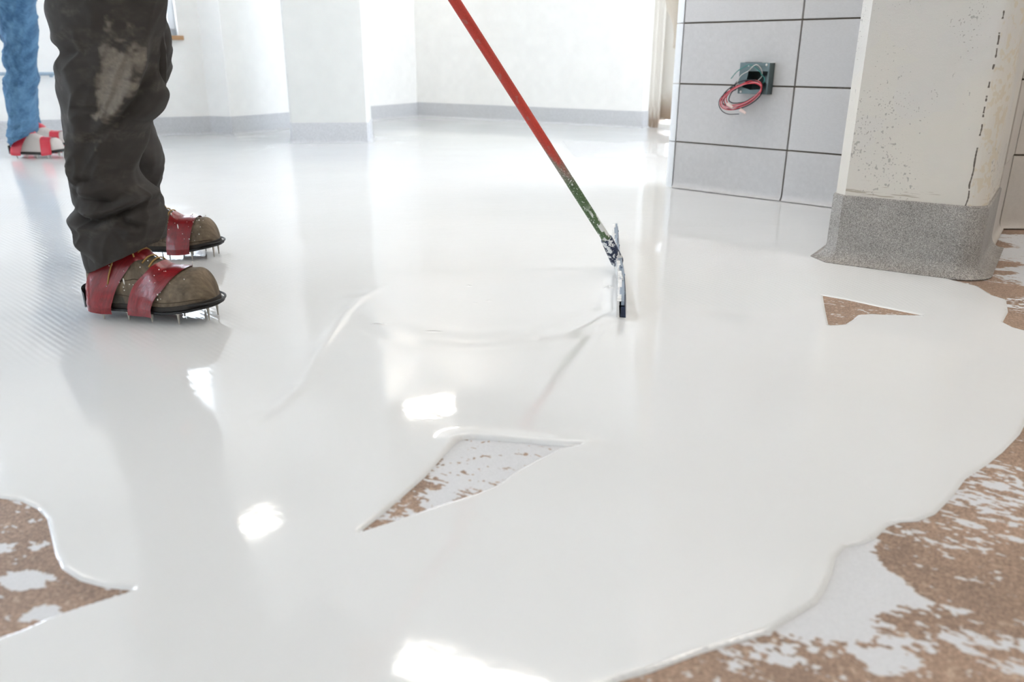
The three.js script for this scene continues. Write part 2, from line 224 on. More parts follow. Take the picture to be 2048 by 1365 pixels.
// cove base strips along the back walls
function coveProfile(h, t, r) { const s = new THREE.Shape(); s.moveTo(-0.004, 0.001); s.lineTo(t + r, 0.001); s.lineTo(t + r, 0.004); for (let i = 1; i <= 8; i++) { const a = i / 8 * Math.PI / 2; s.lineTo(t + r - r * Math.sin(a), 0.004 + r * (1 - Math.cos(a))); } s.lineTo(t, h - 0.003); s.lineTo(t - 0.003, h); s.lineTo(-0.004, h); s.closePath(); return s; }
function baseboard(name, a, b, h = 0.125, mat = baseLightMat) {
  const L = len(a, b), g = new THREE.ExtrudeGeometry(coveProfile(h, 0.006, 0.018), { depth: L, bevelEnabled: false });
  g.rotateY(-Math.PI / 2); // profile x -> z, extrusion -> -x
  g.scale(1, 1, 1); g.translate(L, 0, 0); const m = structure(mesh(name, g, mat)); frameAlong(m, a, b); return m;
}
baseboard('baseboard_far_left', P.farLeft, P.jogIn); baseboard('baseboard_jog', P.jogIn, [-1.944, -5.690]); baseboard('baseboard_back_left', P.jogOut, P.corner); baseboard('baseboard_back', P.corner, P.backEnd, 0.13); baseboard('baseboard_back_end', P.backEnd, [1.094, -6.630], 0.13);

// pipe low on the window wall
{
  const p = group('heating_pipe'); frameAlong(p, P.farLeft, P.jogIn); const m = std(0x9fb4c4, 0.35, { metalness: 0.3 });
  const x1 = W1off + 0.35; mesh('pipe', [tube([V(0.1, 0.40, 0.05), V(1.4, 0.40, 0.05), V(x1 - 0.02, 0.40, 0.05), V(x1, 0.395, 0.05), V(x1, 0.36, 0.05)], 0.011, 40, 10)], m, p);
  for (const x of [0.6, 1.7, x1 - 0.25]) mesh('pipe_clip', box(0.02, 0.03, 0.055, x, 0.40, 0.027, 0.004), m, p);
  tag(p, 'thin blue-grey pipe running along the wall behind the jeans', 'pipe');
}
// ------------------------------------------------------------------ door, frame and threshold beyond the tiled wall
{
  const dirt = tex(256, 512, (u, v) => { const n = fbm(u * 9, v * 22, 4), k = 0.7 * sm(0.13, 0.0, v) * sm(0.40, 0.66, n + 0.25 * sm(0.08, 0, v)); return [lerp(208, 118, k), lerp(203, 92, k), lerp(194, 70, k)]; }, true, THREE.ClampToEdgeWrapping);
  const d = structure(group('door_1')); frameAlong(d, P.doorA, P.doorB); const fm = std(0xffffff, 0.6, { map: dirt });
  mesh('door_jamb', [box(0.05, 2.1, 0.20, 0.085, 1.05, -0.07, 0.004), box(0.035, 2.1, 0.05, 0.062, 1.05, 0.02, 0.008), box(0.02, 2.1, 0.03, 0.12, 1.05, 0.015, 0.006)], fm, d);
  mesh('door_jamb', [box(0.05, 2.1, 0.20, 0.935, 1.05, -0.07, 0.004)], fm, d); mesh('door_head', box(0.80, 0.05, 0.20, 0.51, 2.075, -0.07, 0.004), fm, d);
  mesh('door_leaf', box(0.80, 1.99, 0.04, 0.51, 1.055, -0.06, 0.003), fm, d); mesh('threshold', box(0.80, 0.03, 0.16, 0.51, 0.015, -0.06, 0.004), std(0xe3e1dc, 0.6), d);
}

// ------------------------------------------------------------------ tiled wall with the electrical box
const TL = [0.67, -3.369], TR = [1.143, -2.925], TLEN = 1.22;
const tileTexs = [0, 1, 2].map((s) => tex(256, 256, (u, v, i, j) => { const n = hash2(i + s * 300, j), m = fbm(u * 30 + s * 40, v * 30, 3); const c = 199 + 7 * (n - 0.5) + 9 * (m - 0.5) + s * 2; return [c, c * 0.992, c * 0.99]; }, true, THREE.MirroredRepeatWrapping));
const tileMats = tileTexs.map((t) => std(0xffffff, 0.38, { map: scaled(t, 3) }));
const groutMat = std(0x6f665b, 0.95, { bumpMap: scaled(grainTex, 8), bumpScale: 0.001 }), bullMat = std(0xe6e8ea, 0.3);
function coveTile(w, h, d) { // base tile whose foot curves out to the floor
  const s = new THREE.Shape(); s.moveTo(0, 0.002); s.lineTo(d + 0.016, 0.002); for (let i = 1; i <= 8; i++) { const a = i / 8 * Math.PI / 2; s.lineTo(d + 0.016 - 0.016 * Math.sin(a), 0.002 + 0.026 * (1 - Math.cos(a))); } s.lineTo(d, h - 0.002); s.lineTo(d - 0.002, h); s.lineTo(0, h); s.closePath();
  const g = new THREE.ExtrudeGeometry(s, { depth: w - 0.003, bevelEnabled: true, bevelSize: 0.001, bevelThickness: 0.0015, bevelSegments: 1, bevelOffset: -0.001 }); g.rotateY(-Math.PI / 2); g.translate(w / 2 - 0.0015, -h / 2, 0); return g;
}
{
  const w = structure(group('wall_tiled')); frameAlong(w, TL, TR);
  const poly = (pts) => pts.map((q) => new THREE.Vector2(...q)), bedS = new THREE.Shape(poly([[-0.004, 0], [TLEN - 0.004, 0], [TLEN - 0.004, CEIL], [-0.004, CEIL]]));
  bedS.holes.push(new THREE.Path(poly([[0.277, 0.387], [0.277, 0.4995], [0.398, 0.4995], [0.398, 0.387]]))); // the electrical box is let into the wall here
  mesh('grout_bed', new THREE.ExtrudeGeometry(bedS, { depth: 0.13, bevelEnabled: false }).translate(0, 0, -0.1365), groutMat, w);
  const notched = (pts) => new THREE.ExtrudeGeometry(new THREE.Shape(poly(pts)), { depth: 0.0095, bevelEnabled: true, bevelSize: 0.001, bevelOffset: -0.001, bevelThickness: 0.00125, bevelSegments: 2 });
  const rows = [[0, 0.19]]; for (let y = 0.19; y < CEIL; y += 0.2265) rows.push([y, Math.min(CEIL, y + 0.2265)]);
  const cols = [[0, 0.4825], [0.4825, 0.965], [0.965, TLEN]], J = 0.0055, full = new RoundedBoxGeometry(0.4825 - J, 0.2265 - J, 0.012, 2, 0.0022), cove = coveTile(0.4825 - J, 0.19 - J, 0.010), bull = new Map();
  let n = 0;
  for (const [y0, y1] of rows) for (const [x0, x1] of cols) {
    const same = Math.abs(x1 - x0 - 0.4825) < 1e-6 && Math.abs(y1 - y0 - 0.2265) < 1e-6; const first = y0 === 0;
    const g = first ? (x1 - x0 > 0.4 ? cove : coveTile(x1 - x0 - J, 0.19 - J, 0.010)) : same ? full : new RoundedBoxGeometry(x1 - x0 - J, y1 - y0 - J, 0.012, 2, 0.0022);
    const k = J / 2, cut = x0 === 0 && Math.abs(y0 - 0.19) < 1e-6 ? notched([[k, y0 + k], [x1 - k, y0 + k], [x1 - k, y1 - k], [0.398, y1 - k], [0.398, 0.387], [0.277, 0.387], [0.277, y1 - k], [k, y1 - k]])
      : x0 === 0 && Math.abs(y1 - 0.643) < 1e-6 ? notched([[k, y0 + k], [0.277, y0 + k], [0.277, 0.4995], [0.398, 0.4995], [0.398, y0 + k], [x1 - k, y0 + k], [x1 - k, y1 - k], [k, y1 - k]]) : null; // cut around the box
    if (cut) { mesh('tile', cut, tileMats[n++ % 3], w).position.z = -0.00775; continue; }
    const t = mesh('tile', g, tileMats[(n++ * 7 + (n >> 2)) % 3], w); t.position.set((x0 + x1) / 2, (y0 + y1) / 2, first ? -0.007 : -0.003);
  }
  for (const [y0, y1] of rows) { // bullnose pieces that turn the end of the wall
    const h = y1 - y0 - 0.004, R = 0.052, s = new THREE.Shape(); s.moveTo(0, -0.003); for (let i = 1; i <= 12; i++) { const a = i / 12 * Math.PI / 2; s.lineTo(-R * Math.sin(a), -0.003 + R * (1 - Math.cos(a))); } s.lineTo(-R, 0.135); s.lineTo(0, 0.135); s.closePath();
    const key = h.toFixed(4); if (!bull.has(key)) { const g = new THREE.ExtrudeGeometry(s, { depth: h, bevelEnabled: false }); g.rotateX(-Math.PI / 2); bull.set(key, g); }
    const t = mesh('bullnose_tile', bull.get(key), bullMat, w); t.position.set(-0.003, y0 + 0.002, 0);
  }
}
{ // tiled return behind the right pillar and the tiled wall to its right
  const A = [1.372, -2.262], B = [1.555, -2.53], C = [3.5, -2.545]; const w = structure(group('wall_tiled_right'));
  const warm = [0, 1].map((s) => std(0xf3ebe0, 0.4, { map: scaled(tileTexs[s], 3) }));
  for (const [a, b, first] of [[A, B, 1], [B, C, 0]]) {
    const f = new THREE.Group(); frameAlong(f, a, b); f.updateMatrix(); const L = len(a, b);
    const put = (name, g, m) => { const q = mesh(name, g.clone().applyMatrix4(f.matrix), m, w); return q; };
    put('grout_bed', box(L, CEIL, 0.13, L / 2, CEIL / 2, -0.074), groutMat);
    const ys = [[0, 0.232], [0.232, 0.46], [0.46, 0.69], [0.69, 0.92], [0.92, 1.15], [1.15, 1.38], [1.38, 1.61], [1.61, 1.84], [1.84, 2.07], [2.07, 2.3], [2.3, 2.53], [2.53, CEIL]];
    const xs = first ? [[0, L]] : [[0, 0.22], [0.22, 0.70], [0.70, 1.18], [1.18, 1.66], [1.66, L]]; let n = 0;
    for (const [y0, y1] of ys) for (const [x0, x1] of xs) { const J = 0.005, ww = x1 - x0 - J, hh = y1 - y0 - J; const g = y0 === 0 ? coveTile(ww, hh, 0.010) : new RoundedBoxGeometry(ww, hh, 0.012, 1, 0.002); g.translate((x0 + x1) / 2, (y0 + y1) / 2, y0 === 0 ? -0.010 : -0.004); put('tile', g, warm[n++ % 2]); }
  }
}
{ // wall mass between the tiled wall and the right wall, hidden behind the tiles
  wall('wall_partition', [1.55, -2.61], [3.5, -2.62], [], 0.1);
}

// electrical box with its bundle of wires (local frame of the tiled wall)
{
  const b = group('electrical_box'); frameAlong(b, TL, TR); const zinc = std(0x69787a, 0.42, { metalness: 0.75, bumpMap: scaled(grainTex, 20), bumpScale: 0.0002 }), screwM = std(0xd8d8d4, 0.3, { metalness: 0.8 });
  const x0 = 0.279, x1 = 0.396, y0 = 0.389, y1 = 0.4975, p = 0.036, t = 0.002, cx = (x0 + x1) / 2, cy = (y0 + y1) / 2, W = x1 - x0, H = y1 - y0;
  const bz = -0.062, bd = p + 0.003 - bz, bc = bz + bd / 2; // sheet metal box, deep into the wall
  mesh('box_side', box(t, H, bd, x0, cy, bc), zinc, b); mesh('box_side', box(t, H, bd, x1, cy, bc), zinc, b);
  mesh('box_side', box(W, t, bd, cx, y1, bc), zinc, b); mesh('box_side', box(W, t, bd, cx, y0, bc), zinc, b);
  mesh('box_back', box(W, H, t, cx, cy, bz), zinc, b);
  const s = new THREE.Shape([[x0, y0], [x1, y0], [x1, y1], [x0, y1]].map((q) => new THREE.Vector2(...q)));
  const hole = [[x0 + 0.036, 0.4685], [x1 - 0.003, 0.4685], [x1 - 0.004, 0.455], [x1 - 0.012, 0.447], [x1 - 0.012, 0.436], [x1 - 0.004, 0.425], [x1 - 0.004, 0.408], [x0 + 0.05, 0.402], [x0 + 0.015, 0.412], [x0 + 0.030, 0.436], [x0 + 0.034, 0.452]];
  s.holes.push(new THREE.Path(hole.reverse().map((q) => new THREE.Vector2(...q)))); const g = new THREE.ExtrudeGeometry(s, { depth: t, bevelEnabled: false }); g.translate(0, 0, p + 0.002);
  mesh('face_plate', g, zinc, b);
  for (const [x, y, r] of [[x1 - 0.012, y1 - 0.007, 0.0045], [x0 + 0.034, y1 - 0.010, 0.003], [x0 + 0.012, y0 + 0.006, 0.0045]]) { const c = new THREE.SphereGeometry(r, 14, 8, 0, Math.PI * 2, 0, Math.PI / 2); c.scale(1, 0.6, 1); c.rotateX(Math.PI / 2); c.translate(x, y, p + 0.004); mesh('screw', c, screwM, b); }
  tag(b, 'open grey metal electrical box on the tiled wall', 'electrical box');
  const k = group('wire_bundle'); frameAlong(k, TL, TR); const z0 = p + 0.012;
  const red = std(0xc8404b, 0.4), pink = std(0xd98a92, 0.4), black = std(0x2b2a31, 0.45), white = std(0xcfcac4, 0.45), green = std(0x2e7f78, 0.45), nut = std(0xe9d3cc, 0.5);
  const R = rng(7), mm = (zx, zy, dz = 0) => V(x0 + (zx - 740) * 0.000222, 0.4975 - (zy - 235) * 0.000198, z0 + dz); // from millimetre sketch of the coil
  const loop = (cx2, cy2, a, c, tilt, dz) => { const pts = []; for (let i = 0; i < 14; i++) { const q = i / 14 * Math.PI * 2, u = a * Math.cos(q), w = c * Math.sin(q); pts.push(mm(cx2 + u * Math.cos(tilt) + w * Math.sin(tilt) + 14 * (R() - 0.5), cy2 - u * Math.sin(tilt) + w * Math.cos(tilt) + 14 * (R() - 0.5), dz + 0.004 * (R() - 0.5))); } return tube(pts, 0.0020, 64, 7, true); };
  mesh('wire', loop(885, 775, 350, 165, 0.52, 0.006), red, k); mesh('wire', loop(865, 800, 370, 175, 0.48, 0.002), red, k); mesh('wire', loop(850, 815, 385, 165, 0.50, 0.009), pink, k); mesh('wire', loop(840, 835, 400, 190, 0.46, 0.012), red, k);
  mesh('wire', loop(900, 760, 330, 150, 0.50, -0.001), black, k); mesh('wire', loop(855, 830, 390, 200, 0.47, 0.004), black, k); mesh('wire', loop(840, 790, 380, 210, 0.44, 0.007), black, k);
  mesh('wire', tube([mm(690, 700), mm(560, 770, 0.005), mm(455, 900, 0.008), mm(450, 1000, 0.01), mm(520, 1110, 0.012), mm(640, 1165, 0.012), mm(850, 1155, 0.012)], 0.0015, 40, 7), black, k);
  mesh('wire', tube([mm(640, 740), mm(500, 830, 0.005), mm(460, 930, 0.008), mm(500, 1000, 0.01), mm(640, 1040, 0.012)], 0.0015, 40, 7), pink, k);
  mesh('wire', tube([mm(700, 690), mm(790, 470, 0.004), mm(940, 370, 0.006), mm(1000, 300, 0.006), mm(1060, 265, 0.006), mm(1130, 310, 0.004), mm(1165, 400), mm(1140, 480, -0.01), mm(1070, 540, -0.018)], 0.0016, 50, 7), white, k);
  mesh('wire', tube([mm(640, 520, 0.012), mm(740, 390, 0.012), mm(850, 310, 0.008), mm(950, 270, 0.006), mm(1060, 320, 0.004), mm(1150, 420), mm(1200, 520, -0.006), mm(1160, 610, -0.014)], 0.0015, 50, 7), green, k);
  mesh('wire', tube([mm(1150, 430, 0.003), mm(1210, 490), mm(1200, 570, -0.006), mm(1150, 600, -0.014)], 0.0015, 24, 7), green, k);
  mesh('wire', tube([mm(720, 560, -0.01), mm(700, 620), mm(680, 700, 0.004)], 0.003, 16, 7), black, k);
  for (const [zx, zy, ang] of [[670, 1010, -0.4], [920, 1105, -0.35]]) { const c = new THREE.CylinderGeometry(0.0042, 0.007, 0.026, 12); c.rotateZ(Math.PI / 2 + Math.PI + ang * 0 - 0.45); const q = mm(zx, zy, 0.013); c.translate(q.x, q.y, q.z); mesh('wire_nut', c, nut, k); }
  const tp = cylBetween(mm(640, 720, 0.004), mm(720, 690, 0.004), 0.0085, 0.0075, 12); mesh('tape_wrap', tp, std(0x222127, 0.55), k);
  tag(k, 'coiled bundle of red and black wires hanging from the metal box', 'wires');
}
// crumpled cloth hanging behind the end of the tiled wall
{
  const rows = []; const n = 60, m = 26;
  for (let i = 0; i <= n; i++) { const y = 1.45 - (1.45 - 0.56) * i / n, r = []; const wdt = lerp(0.05, 0.13, sm(0, 0.3, i / n)) * lerp(1, 0.35, sm(0.75, 1, i / n)) * (1 + 0.35 * (fbm(i * 0.16, 3, 3) - 0.5));
    for (let j = 0; j < m; j++) { const q = j / m * Math.PI * 2, f = 1 + 0.30 * Math.sin(q * 5 + y * 6) + 0.35 * (fbm(3 + 1.6 * Math.cos(q) + 5, y * 16 + 1.6 * Math.sin(q), 3) - 0.5); r.push(V(-0.118 + wdt * Math.cos(q) * f * 0.55, y + 0.02 * (fbm(q * 2, y * 20, 2) - 0.5), -0.175 + 0.03 * Math.sin(q) * f)); } rows.push(r); }
  const cap = (r, y) => r.map(() => { const c = r.reduce((s, p) => s.add(p), V(0, 0, 0)).multiplyScalar(1 / r.length); c.y += y; return c; });
  rows.unshift(cap(rows[0], 0.01)); rows.push(cap(rows[rows.length - 1], -0.02));
  const g = group('hanging_cloth'); frameAlong(g, TL, TR); mesh('cloth', gridGeo(rows, true), std(0xcfc4b4, 0.9, { side: THREE.DoubleSide }), g); mesh('hook', cylBetween(V(-0.04, 1.46, -0.12), V(-0.125, 1.44, -0.178), 0.004), std(0x777777, 0.4, { metalness: 0.8 }), g);
  tag(g, 'crumpled beige cloth hanging behind the edge of the tiled wall', 'cloth');
}

// ------------------------------------------------------------------ pillars
function outlineOf(a, b, depth, corner) { // plan outline from front-left a to front-right b, going back by depth
  const L = len(a, b), ux = (b[0] - a[0]) / L, uz = (b[1] - a[1]) / L, nx = uz, nz = -ux; // n points back, away from the camera
  const q = (x, d) => [a[0] + ux * x + nx * d, a[1] + uz * x + nz * d]; const out = [];
  for (const [x, d] of corner(L, depth)) out.push(q(x, d)); return out;
}
const coveLevels = (h, t, r) => { const l = [[0.002, t + r], [0.004, t + r]]; for (let i = 1; i <= 7; i++) { const a = i / 7 * Math.PI / 2; l.push([0.004 + r * 1.2 * (1 - Math.cos(a)), t + r - r * Math.sin(a)]); } l.push([h - 0.003, t], [h, t - 0.003], [h, -0.004]); return l; };
{
  const p = group('pillar'); const o = outlineOf([-1.395, -5.14], [-0.915, -5.20], 0.42, (L, d) => [[0.012, 0], [L - 0.012, 0], [L, 0.012], [L, d], [0, d], [0, 0.012]]);
  mesh('shaft', ringed(o, [[0, 0], [CEIL, 0]]), std(0xe6e7e6, 0.7, { map: scaled(plasterTex, 1.1) }), p); mesh('cove_base', ringed(o, coveLevels(0.126, 0.006, 0.016)), baseLightMat, p);
  tag(p, 'white square pillar with grey base in front of the back wall', 'pillar');
}
{
  const p = group('pillar'); const arc = (cx, cy, r, a0, a1, n) => Array.from({ length: n + 1 }, (_, i) => { const a = lerp(a0, a1, i / n); return [cx + r * Math.cos(a), cy + r * Math.sin(a)]; });
  const o = outlineOf([0.838, -2.092], [1.128, -1.898], 0.40, (L, d) => [[0.028, 0], ...arc(L - 0.05, 0.05, 0.05, -Math.PI / 2, 0, 8), [L, d], [0, d], [0, 0.028]]);
  // painted shaft: scuffs, chips and a crack of bare plaster; uv runs round the pillar in metres from the chamfer
  const dirt = tex(1024, 2048, (u, v, i, j) => { const x = u * 0.6, y = v * 1.2; let c = [206, 200, 190]; const b = fbm(x * 7, y * 7, 4) - 0.5; c = c.map((q, n) => q * (1 + 0.05 * b) + [0, -2, -5][n] * b * 2);
    const spot = noise(x * 330 + 3, y * 260), cl = fbm(x * 14, y * 10 + 4, 3), low = sm(0.45, 0.22, y); const s = sm(0.93 - 0.03 * low, 0.97 - 0.02 * low, spot * (0.72 + 0.5 * cl)); c = c.map((q, n) => lerp(q, [130, 122, 112][n], 0.55 * s));
    const spot2 = fbm(x * 120 + 3, y * 100 + 40, 3), s2 = sm(0.70, 0.76, spot2 * (0.6 + 0.62 * cl) * (0.9 + 0.12 * low)); c = c.map((q, n) => lerp(q, [160, 154, 145][n], 0.8 * s2));
    const hz = sm(0.66, 0.80, fbm(x * 20, y * 220, 3) * (0.5 + 0.6 * sm(0.26, 0.18, y))); c = c.map((q, n) => lerp(q, [158, 144, 126][n], 0.7 * hz));
    const crack = Math.abs(x - 0.278 + 0.005 * (fbm(y * 30, 5, 2) - 0.5)), cm = sm(0.0020, 0.0006, crack - 0.001 * (noise(y * 240, 3) - 0.3)) * sm(0.50, 0.60, fbm(y * 75, 9, 3) + 0.20 * sm(0.5, 0.2, y)); c = c.map((q, n) => lerp(q, [78, 68, 58][n], 0.9 * cm));
    const chipE = sm(0.278, 0.284, x) * sm(0.40, 0.36, x), ch = chipE * sm(0.52, 0.66, fbm(x * 110, y * 80 + 11, 3)); c = c.map((q, n) => lerp(q, [202, 188, 164][n], ch * 0.7));
    return c; }, true, THREE.MirroredRepeatWrapping);
  const paint = std(0xffffff, 0.5, { map: scaled(dirt, 1 / 0.6, 1 / 1.2), bumpMap: scaled(grainTex, 3), bumpScale: 0.0004 });
  mesh('shaft', ringed(o, [[0, 0], [CEIL, 0]]), paint, p);
  const spk = tex(512, 512, (u, v, i, j) => { const n = hash2(i, j), m = hash2((i >> 1) + 900, j >> 1), b = fbm(u * 8, v * 8, 3); const c = 146 + 66 * (n - 0.5) + 48 * (m - 0.5) + 16 * (b - 0.5); return [c * 1.01, c * 0.975, c * 0.935]; }, true, THREE.MirroredRepeatWrapping);
  mesh('cove_base', ringed(o, coveLevels(0.176, 0.006, 0.034)), std(0xffffff, 0.6, { map: scaled(spk, 2.4), bumpMap: scaled(spk, 2.4), bumpScale: 0.0005 }), p);
  tag(p, 'scuffed beige pillar with speckled grey base beside the tiled wall', 'pillar');
}

// ------------------------------------------------------------------ ceiling lights
{
  const caseM = std(0xf4f4f2, 0.5), diff = new THREE.MeshStandardMaterial({ color: 0xffffff, roughness: 0.6, emissive: 0xfffaf2, emissiveIntensity: 9 });
  const spots = [[-0.05, -3.44, -0.35, 1.2, 0.5, 'near the middle of the room'], [-1.86, -5.02, 0.9, 0.3, 0.9, 'above the window wall'], [-0.80, -7.05, 0.1, 0.45, 3.0, 'in the back corner'], [-3.0, -3.2, -0.35, 1.25, 1.2, 'at the left behind the workers'], [1.95, -1.25, -0.35, 1.25, 2.8, 'in front of the right tiled wall'], [1.9, -4.3, 0.7, 1.25, 2.6, 'above the passage to the door'], [-0.2, 1.4, -0.35, 1.25, 1.5, 'at the rear of the room'], [0.45, -2.45, -0.35, 1.25, 1.6, 'above the squeegee']];
  spots.forEach(([x, z, a, L, power, where]) => {
    const g = group('ceiling_light'); g.position.set(x, CEIL, z); g.rotation.y = a;
    mesh('housing', box(L + 0.04, 0.05, 0.26, 0, -0.025, 0, 0.008), caseM, g);
    for (const s of [-1, 1]) mesh('lamp_tube', (() => { const c = new THREE.CylinderGeometry(0.019, 0.019, L, 16); c.rotateZ(Math.PI / 2); c.translate(0, -0.07, 0.075 * s); return c; })(), diff, g);
    for (const s of [-1, 1]) mesh('lamp_socket', box(0.02, 0.05, 0.22, s * (L / 2 + 0.008), -0.068, 0, 0.004), caseM, g);
    tag(g, `white fluorescent ceiling light with two tubes ${where}`, 'light', 'ceiling lights');
    const l = new THREE.RectAreaLight(0xfff6ec, LAMP_POWER * power, L, 0.2); l.position.set(0, -0.093, 0); l.rotation.x = -Math.PI / 2; g.add(l);
  });
}

// ------------------------------------------------------------------ squeegee
const poleB = V(0.245, 0.066, -1.95), poleDir = V(-0.531, 0.797, 0.289).normalize();
const poleAt = (s) => poleB.clone().addScaledVector(poleDir, s);
{
  const q = group('squeegee'), navy = std(0x1d2b47, 0.45), steel = std(0x8795a6, 0.4, { metalness: 0.6 }), wet = new THREE.MeshPhysicalMaterial({ color: new THREE.Color().setRGB(0.735, 0.74, 0.735), roughness: 0.12 });
  const PL = 1.62, pt = tex(128, 2048, (u, v) => { const s = v * PL, x = u * 0.07; let c = [205, 66, 52]; const n = fbm(x * 90, s * 70, 3), f = noise(x * 700, s * 700), w = fbm(x * 40, s * 9, 3); c = c.map((k) => k * (0.92 + 0.2 * (w - 0.5) + 0.12 * (f - 0.5)));
    const worn = sm(0.66, 0.74, fbm(x * 60 + 7, s * 45, 3)); c = c.map((k, i) => lerp(k, [168, 92, 84][i], worn * 0.8));
    const side = 0.06 * Math.cos(u * Math.PI * 2 - 0.5), g = sm(0.37, 0.28, s + side + 0.05 * (n - 0.5)); c = c.map((k, i) => lerp(k, [128, 122, 110][i] * (0.8 + 0.4 * f), g * sm(0.25, 0.5, n + 0.2)));
    const gr = sm(0.24, 0.19, s + 0.05 * (n - 0.5)); c = c.map((k, i) => lerp(k, [76, 100, 66][i] * (0.75 + 0.5 * f), gr));
    const spl = sm(0.80, 0.86, noise(x * 330 + 3, s * 330)) * sm(0.30, 0.22, s) + sm(0.50, 0.56, fbm(x * 70 + 5, s * 45, 3) + 0.22 * sm(0.13, 0.02, s) - 0.06) * sm(0.15, 0.10, s); c = c.map((k, i) => lerp(k, [222, 223, 222][i], clamp(spl) * 0.95));
    return c; });
  const pg = new THREE.CylinderGeometry(0.0112, 0.0112, PL, 28, 1); pg.translate(0, PL / 2, 0); pg.applyQuaternion(new THREE.Quaternion().setFromUnitVectors(V(0, 1, 0), poleDir)); pg.translate(poleB.x, poleB.y, poleB.z);
  mesh('handle', pg, std(0xffffff, 0.45, { map: pt }), q);
  const cap = new THREE.SphereGeometry(0.0125, 16, 10); const pe = poleAt(PL); cap.translate(pe.x, pe.y, pe.z); mesh('end_cap', cap, std(0x222222, 0.6), q);
  const sk = tex(128, 256, (u, v) => { const n = fbm(u * 14, v * 9, 3), f = noise(u * 40, v * 30); const k = clamp(sm(0.55, 0.60, n) + sm(0.84, 0.90, f)); return [lerp(28, 224, k), lerp(42, 226, k), lerp(70, 226, k)]; });
  const s0 = poleAt(0.025), s1 = V(0.262, 0.028, -1.955); mesh('socket', [cylBetween(s1, s0, 0.0165, 0.0145, 20), new THREE.SphereGeometry(0.0168, 16, 10).translate(s1.x, s1.y, s1.z)], std(0xffffff, 0.4, { map: sk }), q);
  // blade: bowed strip standing on the wet floor, leaning a little
  const path = (t) => { const x = lerp(0.224, 0.305, t) + 0.006 * Math.sin(Math.PI * Math.min(1, t * 1.6)), z = lerp(-1.558, -2.335, t); return [x, z, 0.010 * sm(0.72, 1, t)]; };
  const strip = (y0, y1, off0, off1, th, n = 60, wav = 0) => { const rows = []; for (let i = 0; i <= n; i++) { const t = i / n, [x, z, up] = path(t), w = wav * (fbm(t * 30, 7, 3) - 0.5); rows.push([V(x + off0 - th, y0 + up - w, z), V(x + off1 - th, y1 + up + w, z), V(x + off1 + th, y1 + up + w, z), V(x + off0 + th, y0 + up - w, z)]); }
    const mid = (r) => { const c = r[0].clone().add(r[1]).add(r[2]).add(r[3]).multiplyScalar(0.25); return [c, c.clone(), c.clone(), c.clone()]; };
    rows.unshift(mid(rows[0])); rows.push(mid(rows[rows.length - 1])); const g = gridGeo(rows, true).toNonIndexed(); g.computeVertexNormals(); return g; };
  mesh('blade', strip(0.0025, 0.030, 0.003, 0.0, 0.0062), navy, q);
  mesh('blade_holder', strip(0.027, 0.038, 0.0, -0.001, 0.0048), steel, q);
  mesh('paint_film', strip(0.002, 0.038, -0.0062, -0.0062, 0.0042, 160, 0.012), wet, q);
  for (const t of [0.22, 0.36, 0.64, 0.78]) { const [x, z] = path(t); mesh('brace', cylBetween(s1, V(x - 0.001, 0.039, z), 0.0035, 0.003, 10), t < 0.3 ? wet : steel, q); }
  for (const t of [0.1, 0.3, 0.5, 0.7, 0.9]) { const [x, z, up] = path(t); mesh('rivet', new THREE.SphereGeometry(0.004, 10, 8).translate(x + 0.003, 0.034 + up, z), steel, q); }
  tag(q, 'floor squeegee with red handle and navy blade standing in the coating', 'squeegee');
}

// ------------------------------------------------------------------ people
function polygonise(sdf, c, half, N) { // continuous surface of a signed distance field in a cube around c
  const mc = new MarchingCubes(N, new THREE.MeshBasicMaterial(), false, false, 400000); mc.isolation = 0; const f = mc.field, h = N / 2;
  for (let k = 0; k < N; k++) for (let j = 0; j < N; j++) for (let i = 0; i < N; i++) f[i + j * N + k * N * N] = -sdf(c.x + (i - h) / h * half, c.y + (j - h) / h * half, c.z + (k - h) / h * half);
  mc.update(); const n = mc.count, pos = new Float32Array(mc.positionArray.subarray(0, n * 3)); for (let i = 0; i < n; i++) { pos[i * 3] = c.x + pos[i * 3] * half; pos[i * 3 + 1] = c.y + pos[i * 3 + 1] * half; pos[i * 3 + 2] = c.z + pos[i * 3 + 2] * half; }
  let g = new THREE.BufferGeometry(); g.setAttribute('position', new THREE.BufferAttribute(pos, 3)); g = mergeVertices(g, half / N * 0.05); g.computeVertexNormals(); return g;
}
const capsule = (a, b, r0, r1) => { const bx = b.x - a.x, by = b.y - a.y, bz = b.z - a.z, bb = bx * bx + by * by + bz * bz + 1e-9; return (x, y, z) => { const t = clamp(((x - a.x) * bx + (y - a.y) * by + (z - a.z) * bz) / bb); return Math.hypot(x - a.x - bx * t, y - a.y - by * t, z - a.z - bz * t) - lerp(r0, r1, t); }; };
const ellipsoid = (c, rx, ry, rz) => (x, y, z) => { const k = Math.hypot((x - c.x) / rx, (y - c.y) / ry, (z - c.z) / rz); return (k - 1) * Math.min(rx, ry, rz); };
const smin = (a, b, k) => { const h = Math.max(k - Math.abs(a - b), 0) / k; return Math.min(a, b) - h * h * k * 0.25; };
const blend = (list, k) => (x, y, z) => { let d = 9; for (const f of list) d = smin(d, f(x, y, z), k); return d; };
const skinMat = std(0xc99478, 0.55);

